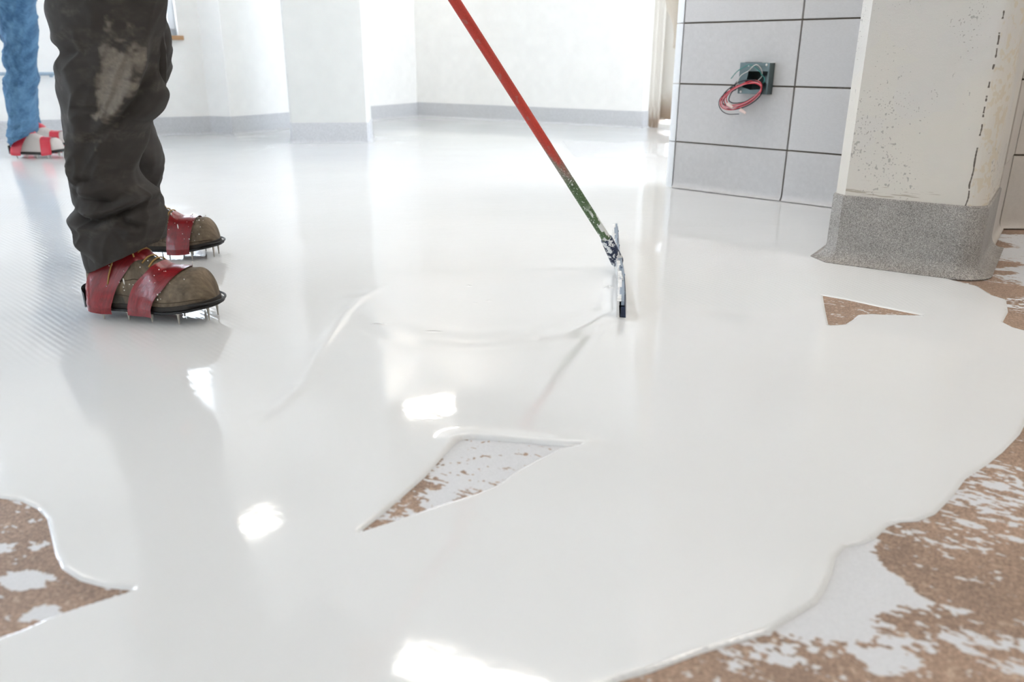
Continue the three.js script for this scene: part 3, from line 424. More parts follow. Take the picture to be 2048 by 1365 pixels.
function legLoft(st, z0, rz, folds, extra = {}) { // stations are [left x, left y, right x, right y]; returns smooth tube with folds
  const N = extra.rows ?? 420, C = extra.cols ?? 180, M = st.length, rows = [], info = [];
  const cr = (k, i) => { const a = st[Math.max(0, i - 1)][k], b = st[i][k], c = st[Math.min(M - 1, i + 1)][k], d = st[Math.min(M - 1, i + 2)][k]; return [a, b, c, d]; };
  const at = (k, u) => { const i = Math.min(M - 2, Math.floor(u)), t = u - i, [a, b, c, d] = cr(k, i); return 0.5 * (2 * b + (c - a) * t + (2 * a - 5 * b + 4 * c - d) * t * t + (3 * b - a - 3 * c + d) * t * t * t); };
  for (let r = 0; r <= N; r++) {
    const u = r / N * (M - 1), lx = at(0, u), ly = at(1, u), rx = at(2, u), ry = at(3, u), cx = (lx + rx) / 2, cy = (ly + ry) / 2, ax = (rx - lx) / 2, ay = (ry - ly) / 2, zc = typeof z0 === 'function' ? z0(cy) : z0, rr = typeof rz === 'function' ? rz(cy) : rz, row = [], inf = [];
    for (let j = 0; j < C; j++) {
      const th = j / C * Math.PI * 2, co = Math.cos(th), si = Math.sin(th); let e = 0; const y = cy + ay * co, a = Math.abs(ax);
      for (const f of folds) { if (f.front && si < -0.2) continue; let d = 1e9, tt = 0; const P2 = f.p; for (let q = 1; q < P2.length; q++) { const x1 = P2[q - 1][0] * a, y1 = P2[q - 1][1], dx = P2[q][0] * a - x1, dy = P2[q][1] - y1, t = clamp(((co * a - x1) * dx + (y - y1) * dy) / (dx * dx + dy * dy + 1e-9)), d2 = Math.hypot(co * a - x1 - dx * t, y - y1 - dy * t); if (d2 < d) { d = d2; tt = (q - 1 + t) / (P2.length - 1); } } e += 1.35 * f.a * Math.exp(-(d * d) / (f.w * f.w)) * Math.sqrt(Math.max(0.05, Math.sin(Math.PI * clamp(tt * 0.94 + 0.03)))); }
      const wr = fbm(co * 1.2 + 5 + y * 2, y * 16 + si * 1.2 + (extra.seed ?? 0), 3) - 0.5; const n1 = fbm(co * 1.6 + 15 + y * 5, y * 13 - co * 2.2 + si * 1.4 + (extra.seed ?? 0), 2), rd = 1 - Math.abs(2 * n1 - 1); e += 0.9 * (extra.noise ?? 0.006) * (rd * rd * rd - 0.4) + (extra.noise ?? 0.006) * wr + 0.0014 * (fbm(co * 5 + 9, y * 60 + si * 5, 2) - 0.5);
      row.push(V(cx + (ax) * co + e * co, cy + ay * co, zc + rr * si + e * si)); inf.push([co, y, si]);
    }
    rows.push(row); info.push(inf);
  }
  // hem: turn the last ring inward
  const last = rows[rows.length - 1], cen = last.reduce((s, p) => s.add(p), V(0, 0, 0)).multiplyScalar(1 / last.length); for (const k of [0.97, 0.93]) { rows.push(last.map((p) => p.clone().lerp(cen, 1 - k).add(V(0, k === 0.93 ? 0.03 : 0.001, 0)))); info.push(info[info.length - 1]); }
  return gridGeo(rows, true, (i, j, p) => [j / C * 0.55, p.y], (i, j, p) => (extra.color ?? (() => [1, 1, 1]))(info[i][j], p)).toNonIndexed();
}

// work shoe with spiked sole plate, in its own frame: x from heel to toe, y up, z to the wearer's right
const leatherTex = tex(512, 512, (u, v, i, j) => { const n = fbm(u * 9, v * 9, 5), f = hash2(i, j), m = fbm(u * 40, v * 40, 3); const k = 0.86 + 0.5 * (n - 0.5) + 0.14 * (f - 0.5) + 0.25 * (m - 0.5); const d = sm(0.58, 0.70, fbm(u * 6 + 4, v * 6, 4)); return [lerp(128, 92, d) * k, lerp(112, 86, d) * k, lerp(92, 76, d) * k]; }, true, THREE.MirroredRepeatWrapping);
const leatherMat = std(0xffffff, 0.8, { map: leatherTex, bumpMap: leatherTex, bumpScale: 0.0012 });
const tapeTex = tex(256, 256, (u, v, i, j) => { const n = fbm(u * 26, v * 3, 3), f = fbm(u * 10, v * 10, 3); const k = 0.9 + 0.3 * (n - 0.5) + 0.2 * (f - 0.5); return [142 * k, 30 * k, 36 * k]; }, true, THREE.MirroredRepeatWrapping);
const tapeMat = std(0xffffff, 0.28, { map: tapeTex, bumpMap: tapeTex, bumpScale: 0.0015, side: THREE.DoubleSide });
const SL = 0.270;
const prof = (arr, t) => { for (let i = 1; i < arr.length; i++) if (t <= arr[i][0]) { const k = (t - arr[i - 1][0]) / (arr[i][0] - arr[i - 1][0]), s = k * k * (3 - 2 * k); return lerp(arr[i - 1][1], arr[i][1], s); } return arr[arr.length - 1][1]; };
const shoeW = (t) => { const w = prof([[0, 0.034], [0.12, 0.037], [0.3, 0.035], [0.45, 0.040], [0.68, 0.050], [0.82, 0.050], [1, 0.046]], t); const e = t > 0.80 ? Math.sqrt(Math.max(0, 1 - Math.pow((t - 0.80) / 0.20, 2.3))) : t < 0.10 ? Math.sqrt(Math.max(0, 1 - Math.pow((0.10 - t) / 0.10, 2.2))) : 1; return w * e; };
const shoeH = (t) => { const h = prof([[0, 0.085], [0.10, 0.115], [0.30, 0.128], [0.42, 0.115], [0.55, 0.090], [0.68, 0.074], [0.85, 0.068], [1, 0.060]], t); const e = t > 0.84 ? Math.pow(Math.max(0, 1 - Math.pow((t - 0.84) / 0.16, 2.6)), 0.55) : t < 0.06 ? Math.pow(Math.max(0, 1 - Math.pow((0.06 - t) / 0.06, 2.4)), 0.5) * 0.3 + 0.7 : 1; return h * e; };
const spring = (t) => 0.014 * sm(0.62, 1.05, t) + 0.004 * sm(0.2, 0, t);
const shoeP = (t, phi, off = 0) => { const c = Math.cos(phi), s = Math.sin(phi), w = shoeW(t) + off, h = shoeH(t) + off; return V(t * SL + (t > 0.9 ? off * (t - 0.9) * 10 : 0), 0.030 + spring(t) + (s >= 0 ? h * Math.pow(s, 0.85) : s * 0.026), w * Math.sign(c) * Math.pow(Math.abs(c), 0.72)); };
function outline2(off, n = 80) { const pts = []; for (let i = 0; i <= n; i++) { const t = 0.5 - 0.5 * Math.cos(Math.PI * i / n); pts.push([t, 1]); } for (let i = n - 1; i > 0; i--) { const t = 0.5 - 0.5 * Math.cos(Math.PI * i / n); pts.push([t, -1]); } return pts.map(([t, s]) => { const a = shoeW(t) + off * (1 - Math.pow(Math.abs(t - 0.5) * 2, 6) * 0.2), e = t < 0.02 ? -off : t > 0.98 ? off : (t - 0.5) * 2 * off; return [t * SL + e * 1.0, s * a, t]; }); }
function slab(off, y0, y1) { const o = outline2(off), rings = [[y0, -0.001], [y0 + 0.001, 0], [y1 - 0.001, 0], [y1, -0.001]].map(([y, k]) => o.map(([x, z, t]) => V(x + (t - 0.5) * 2 * k, y + spring(t), z * (1 + k * 8)))); const c = (r) => r.map((p, i) => V(p.x, p.y, 0)); return gridGeo([c(rings[0]), ...rings, c(rings[3])], true).toNonIndexed(); }
function makeShoe(parent, opt) {
  const s = group('shoe', parent); s.userData.label = opt.label;
  const rows = []; for (let i = 0; i <= 70; i++) { const t = i / 70, r = []; for (let j = 0; j <= 44; j++) { const phi = j / 44 * Math.PI, p = shoeP(t, phi); const cr = 0.0016 * Math.sin(t * 95) * Math.exp(-Math.pow((t - 0.60) / 0.06, 2)) * Math.sin(phi); p.y += cr + 0.002 * (fbm(t * 12, phi * 3 + 5, 2) - 0.5); r.push(p); } rows.push(r); }
  mesh('upper', gridGeo(rows, false, (i, j) => [i / 70 * 1.2, j / 44 * 0.9]).toNonIndexed(), opt.leather ?? leatherMat, s);
  mesh('sole', slab(0.002, 0.026, 0.036), std(0x2c2722, 0.7), s);
  // seams of the toe cap and the side panel
  const seam = (f, n = 30) => tube(Array.from({ length: n }, (_, i) => f(i / (n - 1))), 0.0009, n * 2, 5);
  if (!opt.small) { mesh('seam', [seam((k) => shoeP(0.50 + 0.10 * Math.sin(k * Math.PI), 0.15 + k * (Math.PI - 0.3), 0.0012)), seam((k) => shoeP(0.25 + 0.35 * k, 0.28 + 0.35 * k, 0.0012)), seam((k) => shoeP(0.25 + 0.35 * k, Math.PI - 0.28 - 0.35 * k, 0.0012)), seam((k) => shoeP(0.28 + 0.68 * k, 0.14, 0.0012)), seam((k) => shoeP(0.28 + 0.68 * k, Math.PI - 0.14, 0.0012))], std(0x4a3e30, 0.8), s);
    const lace = std(0xa8854d, 0.8); for (let k = 0; k < 4; k++) { const t = 0.40 + k * 0.05; mesh('lace', tube([shoeP(t, 1.05, 0.002), shoeP(t + 0.015, 1.4, 0.004), shoeP(t + 0.02, 1.74, 0.004), shoeP(t + 0.03, 2.1, 0.002)], 0.0017, 18, 6), lace, s); }
    mesh('lace', tube([shoeP(0.36, 1.15, 0.006), shoeP(0.33, 0.9, 0.012), shoeP(0.29, 0.65, 0.009), shoeP(0.25, 0.42, 0.006), shoeP(0.235, 0.30, 0.005)], 0.0016, 30, 6), lace, s);
    mesh('lace', tube([shoeP(0.40, 1.35, 0.006), shoeP(0.43, 1.15, 0.009), shoeP(0.45, 1.0, 0.005)], 0.0016, 16, 6), lace, s); }
  // spiked plate strapped under the sole
  const plate = group('spike_plate', s), black = std(0x17181a, 0.5), steel = std(0xb9b4aa, 0.4, { metalness: 0.4 });
  mesh('plate', slab(0.007, 0.0215, 0.0262), black, plate);
  const cup = []; for (let i = 0; i <= 6; i++) { const r = []; for (let j = 0; j <= 20; j++) { const a = lerp(-1.1, 1.1, j / 20); r.push(V(0.022 - 0.036 * Math.cos(a), 0.024 + 0.040 * i / 6 * (0.55 + 0.45 * Math.cos(a)), 0.040 * Math.sin(a))); } cup.push(r); }
  mesh('heel_cup', gridGeo(cup, false).toNonIndexed(), std(0x17181a, 0.5, { side: THREE.DoubleSide }), plate);
  mesh('toe_rim', tube(Array.from({ length: 24 }, (_, i) => { const a = lerp(-1.35, 1.35, i / 23); return V(SL - 0.048 + 0.058 * Math.cos(a), 0.030 + spring(1), 0.056 * Math.sin(a)); }), 0.0024, 40, 6), black, plate);
  for (const [t, z] of [[0.06, 0], [0.16, 1], [0.16, -1], [0.36, 1], [0.36, -1], [0.56, 1], [0.56, -1], [0.72, 0], [0.78, 1], [0.78, -1], [0.95, 0.55], [0.95, -0.55]]) { const w = (shoeW(t) + 0.002) * z, y = 0.0225 + spring(t); mesh('spike', [cylBetween(V(t * SL, 0.003, w), V(t * SL, y, w), 0.0013, 0.0033, 8), cylBetween(V(t * SL, y - 0.003, w), V(t * SL, y, w), 0.005, 0.005, 8)], steel, plate); }
  // red tape bands
  const band = (bottom, top, wd, a0, a1, off) => { const rr = []; const n = 60, lay = [];
    for (let i = 0; i <= n; i++) { const phi = lerp(a0, a1, i / n), k = Math.pow(Math.max(0, Math.sin(clamp(phi, 0, Math.PI))), 1.1), c = lerp(bottom, top, k) + 0.006 * (fbm(i * 0.2, bottom * 50, 2) - 0.5), r = []; for (let j = 0; j <= 10; j++) { const t = clamp(c + wd * (j / 10 - 0.5), 0.004, 0.995); const o = off + 0.0016 * (fbm(i * 0.25, j * 0.5 + bottom * 30, 2)); const p = phi < 0 || phi > Math.PI ? V(t * SL, 0.032 + spring(t) - 0.016 * Math.min(1, (phi < 0 ? -phi : phi - Math.PI) * 2.6), (shoeW(t) + o + 0.008) * (phi < 0 ? 1 : -1)) : shoeP(t, phi, o + 0.006 * sm(0.5, 0, Math.min(phi, Math.PI - phi))); r.push(p); } rr.push(r); }
    return gridGeo(rr, false, (i, j) => [j / 10, i / 8]).toNonIndexed(); };
  for (const b of opt.tape) mesh('tape_band', band(...b), opt.tapeMat ?? tapeMat, s);
  if (!opt.small) { const R = rng(opt.seed), dots = []; for (let i = 0; i < 60; i++) { const t = 0.06 + 0.86 * Math.pow(R(), 1.3), phi = 0.15 + R() * 1.9, p = shoeP(t, phi, 0.0065), d = new THREE.SphereGeometry(0.0008 + 0.0014 * R() * R(), 6, 5); d.scale(1, 1 + (R() < 0.15 ? 5 * R() : 0), 0.6); d.rotateZ(R() - 0.5); d.translate(p.x, p.y, p.z); dots.push(d); } const o = mesh('paint_splashes', dots, std(0xe6e4de, 0.4), s); o.userData.kind = 'stuff'; }
  return s;
}
function headParts(p, c, f, hairHex, big) { // c head centre, f forward angle
  const fx = Math.cos(f), fz = -Math.sin(f), sx = fz * -1, sz = fx; // side axis
  const q = (a, y, s) => V(c.x + fx * a + sx * s, c.y + y, c.z + fz * a + sz * s);
  return { q, sdf: blend([ellipsoid(q(-0.008, 0.03, 0), 0.092, 0.105, 0.082), capsule(q(0.035, -0.055, 0), q(0.05, -0.085, 0), 0.048, 0.03), capsule(q(0.088, 0.015, 0), q(0.108, -0.022, 0), 0.010, 0.014), capsule(q(0.085, 0.03, 0.032), q(0.085, 0.03, -0.032), 0.016, 0.016), capsule(q(0.082, -0.058, 0.018), q(0.082, -0.058, -0.018), 0.009, 0.009), capsule(q(0, 0.01, 0.084), q(-0.008, -0.03, 0.082), 0.016, 0.010), capsule(q(0, 0.01, -0.084), q(-0.008, -0.03, -0.082), 0.016, 0.010)], 0.03) };
}
function handOn(pole0, dir, side, s) { // fingers closed around the pole; side points from the pole to the palm
  const n = side.clone(), b = dir.clone().cross(n).normalize(), out = [], fin = []; const at = (u, ang, r) => pole0.clone().addScaledVector(dir, u).addScaledVector(n, Math.cos(ang) * r).addScaledVector(b, Math.sin(ang) * r);
  out.push(capsule(at(-0.028, 0, 0.030), at(0.030, 0, 0.030), 0.017, 0.016), capsule(at(-0.022, -0.3, 0.045), at(0.022, -0.3, 0.045), 0.016, 0.016));
  [[-0.030, 0.85], [-0.011, 1], [0.009, 1.03], [0.029, 0.95]].forEach(([u, l]) => { const pts = [0.5, 1.35, 2.5, 3.5].map((a) => at(u, a * l * s, 0.0205)); for (let i = 0; i < 3; i++) fin.push(capsule(pts[i], pts[i + 1], 0.0095 - i * 0.0008, 0.0088 - i * 0.0008)); });
  const th = [at(0.030, -0.5 * s, 0.034), at(0.050, -1.2 * s, 0.024), at(0.048, -2.3 * s, 0.0215)]; fin.push(capsule(th[0], th[1], 0.012, 0.0105), capsule(th[1], th[2], 0.0105, 0.009));
  return { sdf: blend([blend(out, 0.02), ...fin], 0.006), wrist: at(-0.005, -0.35, 0.075), c: at(0, 0, 0.01) };
}
function handRelaxed(w, f) { // hanging hand below the wrist w, fingers slightly curled towards f
  const out = [capsule(w, w.clone().add(V(0, -0.03, 0)), 0.026, 0.028)], fin = [], side = V(-f.z, 0, f.x); const P2 = (y, a, s) => w.clone().add(V(0, y, 0)).addScaledVector(f, a).addScaledVector(side, s);
  out.push(capsule(P2(-0.03, 0.022, 0), P2(-0.09, 0.026, 0), 0.016, 0.014), capsule(P2(-0.03, -0.018, 0), P2(-0.09, -0.022, 0), 0.015, 0.013));
  [[0.032, 0.95], [0.011, 1.08], [-0.010, 1.0], [-0.030, 0.8]].forEach(([a, l]) => { const p = [P2(-0.085, a, 0), P2(-0.085 - 0.042 * l, a, 0.006), P2(-0.085 - 0.066 * l, a, 0.018), P2(-0.085 - 0.080 * l, a, 0.032)]; for (let i = 0; i < 3; i++) fin.push(capsule(p[i], p[i + 1], 0.0095 - i * 0.0007, 0.009 - i * 0.0007)); });
  const t = [P2(-0.030, 0.030, 0.008), P2(-0.065, 0.052, 0.020), P2(-0.092, 0.055, 0.028)]; fin.push(capsule(t[0], t[1], 0.0125, 0.011), capsule(t[1], t[2], 0.011, 0.009));
  return { sdf: blend([blend(out, 0.02), ...fin], 0.007), c: P2(-0.08, 0.01, 0.01) };
}
function buildPerson(o) {
  const p = group('person'); const J = o.joints, H = headParts(p, J.head, o.face, o.hair); const limbs = [];
  const torso = blend([ellipsoid(J.pelvis, 0.14, 0.13, 0.165), capsule(J.pelvis, J.chest, 0.125, 0.13), ellipsoid(J.chest, 0.125, 0.17, 0.18), capsule(J.shA, J.shB, 0.065, 0.065)], 0.12);
  const arms = ['A', 'B'].map((k) => blend([capsule(J['sh' + k], J['el' + k], 0.052, 0.041), capsule(J['el' + k], J['wr' + k], 0.040, 0.027)], 0.04));
  const legs = ['A', 'B'].map((k) => blend([capsule(J['hip' + k], J['kn' + k], 0.072, 0.048), capsule(J['kn' + k], J['an' + k], 0.044, 0.030)], 0.06));
  const neck = capsule(J.neck, J.head.clone().add(V(-0.01, -0.05, 0)), 0.056, 0.054);
  const body = blend([torso, ...arms, ...legs, neck], 0.05), mid = V(J.pelvis.x, 0.93, J.pelvis.z);
  const bodyG = polygonise((x, y, z) => Math.min(body(x, y, z), H.sdf(x, y, z)), mid, 1.0, 120);
  const headG = polygonise(blend([H.sdf, neck], 0.02), J.head.clone().add(V(0.005, -0.02, 0)), 0.16, 84);
  const hands = ['A', 'B'].map((k) => polygonise(blend([o.hands[k].sdf, capsule(J['el' + k], J['wr' + k], 0.039, 0.026), capsule(J['wr' + k], o.hands[k].wrist ?? J['wr' + k], 0.026, 0.024)], 0.02), o.hands[k].c, 0.13, 84));
  mesh('body', [bodyG, headG, ...hands].map((g) => { g = g.toNonIndexed(); g.deleteAttribute('uv'); return g; }), skinMat, p);
  // face and hair
  const eyeW = std(0xf2efea, 0.3), eyeD = std(0x2a1d14, 0.2); for (const s of [-1, 1]) { const e = mesh('eye', new THREE.SphereGeometry(0.0125, 14, 10).translate(...H.q(0.083, 0.006, 0.032 * s).toArray()), eyeW, p); mesh('iris', new THREE.SphereGeometry(0.006, 10, 8).translate(...H.q(0.0905, 0.006, 0.032 * s).toArray()), eyeD, e); }
  mesh('lips', tube([H.q(0.090, -0.062, 0.022), H.q(0.096, -0.060, 0), H.q(0.090, -0.062, -0.022)], 0.0045, 12, 6), std(0xa8605a, 0.5), p);
  const hair = blend([ellipsoid(H.q(-0.018, 0.045, 0), 0.098, 0.104, 0.092), ellipsoid(H.q(-0.045, -0.01, 0), 0.062, 0.075, 0.082)], 0.03);
  mesh('hair', polygonise((x, y, z) => hair(x, y, z) + 0.003 * (fbm(x * 70 + 90, (y + z) * 70 + 90, 2) - 0.5), J.head.clone().add(V(-0.02, 0.03, 0)), 0.16, 64), std(o.hair, 0.85), p);
  // shirt follows torso and sleeves
  const slv = ['A', 'B'].map((k) => blend([capsule(J['sh' + k], J['el' + k], 0.070, 0.058), ...(o.longSleeves ? [capsule(J['el' + k], J['wr' + k].clone().lerp(J['el' + k], 0.12), 0.057, 0.042)] : [])], 0.04));
  const shirtS = blend([torso, ...slv], 0.05), cutY = J.pelvis.y - 0.06;
  mesh('shirt', polygonise((x, y, z) => Math.max(shirtS(x, y, z) - 0.014 - 0.012 * (fbm(x * 14 + 60, y * 9 + z * 12 + 60, 3) - 0.5), cutY - y, capsule(J.neck, J.head, 0.062, 0.062)(x, y, z) * -1), V(J.chest.x, J.chest.y - 0.12, J.chest.z), 0.62, 110), o.shirt, p);
  return p;
}
const weave = tex(256, 256, (u, v, i, j) => { const c = 128 + 60 * (hash2(i, j) - 0.5) + 40 * Math.sin((i + j) * Math.PI / 2) * 0.5; return [c, c, c]; }, false, THREE.MirroredRepeatWrapping);

// ---- worker in dark trousers who holds the squeegee
{
  const near = [[-0.93, 0.95, -0.70, 0.95], [-0.90, 0.84, -0.655, 0.84], [-0.858, 0.73, -0.632, 0.735], [-0.838, 0.656, -0.629, 0.657], [-0.841, 0.623, -0.639, 0.625], [-0.850, 0.587, -0.648, 0.591], [-0.848, 0.561, -0.652, 0.566], [-0.848, 0.531, -0.657, 0.528], [-0.839, 0.518, -0.659, 0.502], [-0.840, 0.503, -0.661, 0.480], [-0.850, 0.482, -0.663, 0.458], [-0.857, 0.458, -0.667, 0.436], [-0.859, 0.430, -0.679, 0.413], [-0.858, 0.403, -0.696, 0.388], [-0.855, 0.376, -0.708, 0.370], [-0.856, 0.350, -0.721, 0.344], [-0.861, 0.320, -0.734, 0.316], [-0.865, 0.291, -0.742, 0.292], [-0.867, 0.264, -0.730, 0.270], [-0.867, 0.238, -0.705, 0.251], [-0.868, 0.223, -0.700, 0.236], [-0.868, 0.214, -0.707, 0.224], [-0.874, 0.199, -0.701, 0.210], [-0.876, 0.181, -0.700, 0.192], [-0.874, 0.164, -0.702, 0.176], [-0.869, 0.138, -0.705, 0.164], [-0.863, 0.116, -0.707, 0.158], [-0.857, 0.090, -0.710, 0.155]];
  const far = [[-0.99, 0.95, -0.76, 0.95], [-0.98, 0.83, -0.76, 0.83], [-0.992, 0.693, -0.800, 0.694], [-0.997, 0.629, -0.825, 0.630], [-1.004, 0.552, -0.827, 0.553], [-1.008, 0.507, -0.837, 0.506], [-1.017, 0.450, -0.856, 0.445], [-1.033, 0.404, -0.888, 0.404], [-1.051, 0.338, -0.909, 0.345], [-1.066, 0.259, -0.904, 0.263], [-1.069, 0.216, -0.897, 0.220], [-1.073, 0.178, -0.916, 0.176], [-1.072, 0.147, -0.913, 0.154], [-1.079, 0.108, -0.914, 0.122], [-1.073, 0.069, -0.923, 0.096]];
  const J = { pelvis: V(-0.86, 0.94, -1.80), chest: V(-0.76, 1.26, -1.79), neck: V(-0.69, 1.45, -1.79), head: V(-0.63, 1.60, -1.79), shA: V(-0.69, 1.38, -1.61), shB: V(-0.64, 1.38, -1.95), hipA: V(-0.84, 0.89, -1.70), hipB: V(-0.87, 0.89, -1.90), knA: V(-0.758, 0.50, -1.60), knB: V(-0.93, 0.50, -2.03), anA: V(-0.815, 0.11, -1.585), anB: V(-0.99, 0.11, -2.07) };
  const gA = poleAt(1.43), gB = poleAt(1.12), back = V(-0.80, -0.53, 0).normalize(); const sideA = V(-0.75, -0.35, 0.55), sideB = V(-0.7, -0.35, -0.6); for (const s of [sideA, sideB]) { s.addScaledVector(poleDir, -s.dot(poleDir)).normalize(); }
  const hA = handOn(gA, poleDir, sideA, 1), hB = handOn(gB, poleDir, sideB, -1); J.wrA = hA.wrist; J.wrB = hB.wrist; J.elA = V(-0.73, 1.11, -1.50); J.elB = V(-0.57, 1.11, -1.95);
  const shirtM = std(0x5c6670, 0.9, { bumpMap: scaled(weave, 8), bumpScale: 0.0005 });
  const p = buildPerson({ joints: J, face: 0.0, hair: 0x3a2a1e, hands: { A: hA, B: hB }, shirt: shirtM, longSleeves: true });
  const cloth = new THREE.MeshStandardMaterial({ color: 0xffffff, vertexColors: true, roughness: 0.92, bumpMap: scaled(weave, 10), bumpScale: 0.0006 });
  const lin = (r, g, b) => { const c = new THREE.Color().setRGB(r / 255, g / 255, b / 255, THREE.SRGBColorSpace); return [c.r, c.g, c.b]; };
  const base = lin(52, 49, 46), worn = lin(126, 118, 107), dust = lin(92, 87, 80);
  const patch = [[0.15, 0.500], [0.32, 0.522], [0.58, 0.527], [0.84, 0.515], [0.78, 0.47], [0.60, 0.43], [0.42, 0.400], [0.16, 0.408], [0.10, 0.44], [0.18, 0.47]];
  const tint = ([co, y, si], q) => { const n = fbm(q.x * 60 + 50, q.y * 60, 3), m = fbm(q.x * 300 + 50, q.y * 300 + q.z * 300 + 900, 2); let c = base.map((k) => k * (0.75 + 0.5 * n)); if (si > -0.1) { const d = dPoly(patch, co, y) * 1; const k = sm(0.012, -0.02, d * 0.5 + 0.09 * (n - 0.5)); c = c.map((v, i) => lerp(v, worn[i] * (0.75 + 0.5 * m), k * 0.9)); const du = sm(0.50, 0.80, fbm(q.x * 30 + 9, q.y * 50 + 4, 4)) * 0.35 * m * 1.6; c = c.map((v, i) => lerp(v, dust[i], du)); } return c; };
  const F = [
    { p: [[0.95, 0.60], [0.86, 0.53], [0.80, 0.49], [0.58, 0.43], [0.45, 0.40], [0.25, 0.375]], a: 0.010, w: 0.012, front: 1 }, { p: [[1.0, 0.54], [0.95, 0.48], [0.78, 0.43], [0.6, 0.39]], a: -0.012, w: 0.010, front: 1 }, { p: [[0.98, 0.45], [0.98, 0.41], [0.9, 0.39]], a: 0.010, w: 0.014, front: 1 },
    { p: [[-0.95, 0.51], [-0.6, 0.505], [-0.1, 0.515], [0.2, 0.52]], a: -0.007, w: 0.010, front: 1 }, { p: [[-0.98, 0.475], [-0.7, 0.50], [-0.45, 0.49], [-0.35, 0.44]], a: 0.008, w: 0.018, front: 1 },
    { p: [[-0.3, 0.415], [0.2, 0.41], [0.52, 0.395]], a: -0.004, w: 0.0035, front: 1 }, { p: [[-0.25, 0.40], [0.1, 0.405], [0.45, 0.385]], a: 0.003, w: 0.008, front: 1 }, { p: [[0.55, 0.39], [0.35, 0.365], [0.0, 0.358]], a: -0.008, w: 0.010, front: 1 },
    { p: [[-0.25, 0.50], [-0.3, 0.42], [-0.2, 0.33], [-0.15, 0.28]], a: 0.004, w: 0.012, front: 1 }, { p: [[0.25, 0.36], [0.45, 0.32], [0.55, 0.28]], a: 0.006, w: 0.014, front: 1 }, { p: [[-0.6, 0.36], [-0.4, 0.30], [-0.2, 0.26]], a: 0.006, w: 0.014, front: 1 }, { p: [[-0.75, 0.34], [-0.55, 0.27]], a: -0.006, w: 0.01, front: 1 },
    { p: [[-0.9, 0.222], [-0.45, 0.208], [-0.1, 0.203], [0.2, 0.212], [0.6, 0.225], [0.95, 0.238]], a: -0.017, w: 0.0075 }, { p: [[-0.5, 0.226], [0.1, 0.224], [0.5, 0.238], [0.9, 0.250]], a: 0.013, w: 0.011, front: 1 }, { p: [[-0.2, 0.246], [0.3, 0.240], [0.7, 0.256]], a: -0.010, w: 0.006, front: 1 }, { p: [[-0.35, 0.262], [0.1, 0.264], [0.6, 0.272]], a: 0.009, w: 0.009, front: 1 }, { p: [[-0.6, 0.25], [-0.2, 0.278], [0.2, 0.285]], a: -0.007, w: 0.007, front: 1 },
    { p: [[-0.95, 0.205], [-0.4, 0.193], [0.2, 0.195]], a: 0.010, w: 0.010 }, { p: [[0.45, 0.212], [0.55, 0.20], [0.75, 0.192]], a: -0.010, w: 0.006, front: 1 }, { p: [[0.3, 0.205], [0.42, 0.192], [0.7, 0.178]], a: 0.008, w: 0.009, front: 1 }, { p: [[-0.8, 0.16], [-0.3, 0.15], [0.3, 0.175]], a: 0.006, w: 0.016, front: 1 }, { p: [[-0.75, 0.14], [-0.55, 0.115], [-0.4, 0.11]], a: -0.009, w: 0.012, front: 1 },
  ];
  const hipMix = (zk, zh) => (y) => lerp(zk, zh, sm(0.6, 0.95, y));
  const nearG = legLoft(near, hipMix(-1.585, -1.70), (y) => lerp(0.082, 0.115, sm(0.45, 0.9, y)), F, { color: tint, noise: 0.007, seed: 3 });
  const F2 = [{ p: [[0.5, 0.34], [0.85, 0.28], [0.95, 0.24]], a: 0.010, w: 0.014 }, { p: [[0.2, 0.33], [0.7, 0.24], [0.9, 0.205]], a: -0.008, w: 0.01 }, { p: [[-0.9, 0.2], [0, 0.185], [0.9, 0.19]], a: -0.010, w: 0.008 }, { p: [[0.3, 0.5], [0.9, 0.42]], a: -0.01, w: 0.012 }];
  const farG = legLoft(far, (y) => lerp(-2.06, -1.90, clamp((y - 0.48) / 0.42)), (y) => lerp(0.080, 0.115, sm(0.45, 0.9, y)), F2, { color: (i, q) => base.map((k) => k * (0.75 + 0.5 * fbm(q.x * 60 + 50, q.y * 60, 3))), noise: 0.009, seed: 31, rows: 200, cols: 90 });
  const hipRows = [], hipI = []; for (let i = 0; i <= 24; i++) { const y = 1.04 - 0.26 * i / 24, r = []; for (let j = 0; j < 64; j++) { const a = j / 64 * Math.PI * 2; r.push(V(-0.855 + 0.02 * (i / 24) + (0.148 - 0.02 * i / 24) * Math.cos(a), y, -1.80 + (0.185 + 0.02 * i / 24) * Math.sin(a))); } hipRows.push(r); }
  const hipG = gridGeo(hipRows, true, (i, j, q) => [j / 64, q.y], () => base).toNonIndexed();
  mesh('trousers', [nearG, farG, hipG], cloth, p).userData.label = 'dark grey work trousers worn pale at the knee';
  mesh('belt', [(() => { const g = new THREE.CylinderGeometry(0.155, 0.155, 0.035, 48, 1, true); g.scale(1, 1, 1.24); g.translate(-0.855, 1.02, -1.80); return g; })()], std(0x2a211a, 0.6, { side: THREE.DoubleSide }), p);
  const s1 = makeShoe(p, { seed: 5, label: 'brown leather work shoe bound with red tape on a spiked plate', tape: [[0.48, 0.70, 0.20, -0.40, Math.PI + 0.40, 0.0028], [0.11, 0.38, 0.28, -0.40, Math.PI + 0.40, 0.0032]] }); s1.position.set(-0.862, 0, -1.575); s1.rotation.y = -0.12;
  const s2 = makeShoe(p, { seed: 9, label: 'brown leather work shoe behind, bound with red tape', tape: [[0.66, 0.70, 0.23, -0.40, Math.PI + 0.40, 0.0028], [0.20, 0.34, 0.17, -0.40, Math.PI + 0.40, 0.0032]] }); s2.position.set(-1.05, 0, -2.085); s2.rotation.y = 0.02;
  tag(p, 'person in dark worn work trousers and red-taped spiked shoes holding the squeegee', 'person');
}
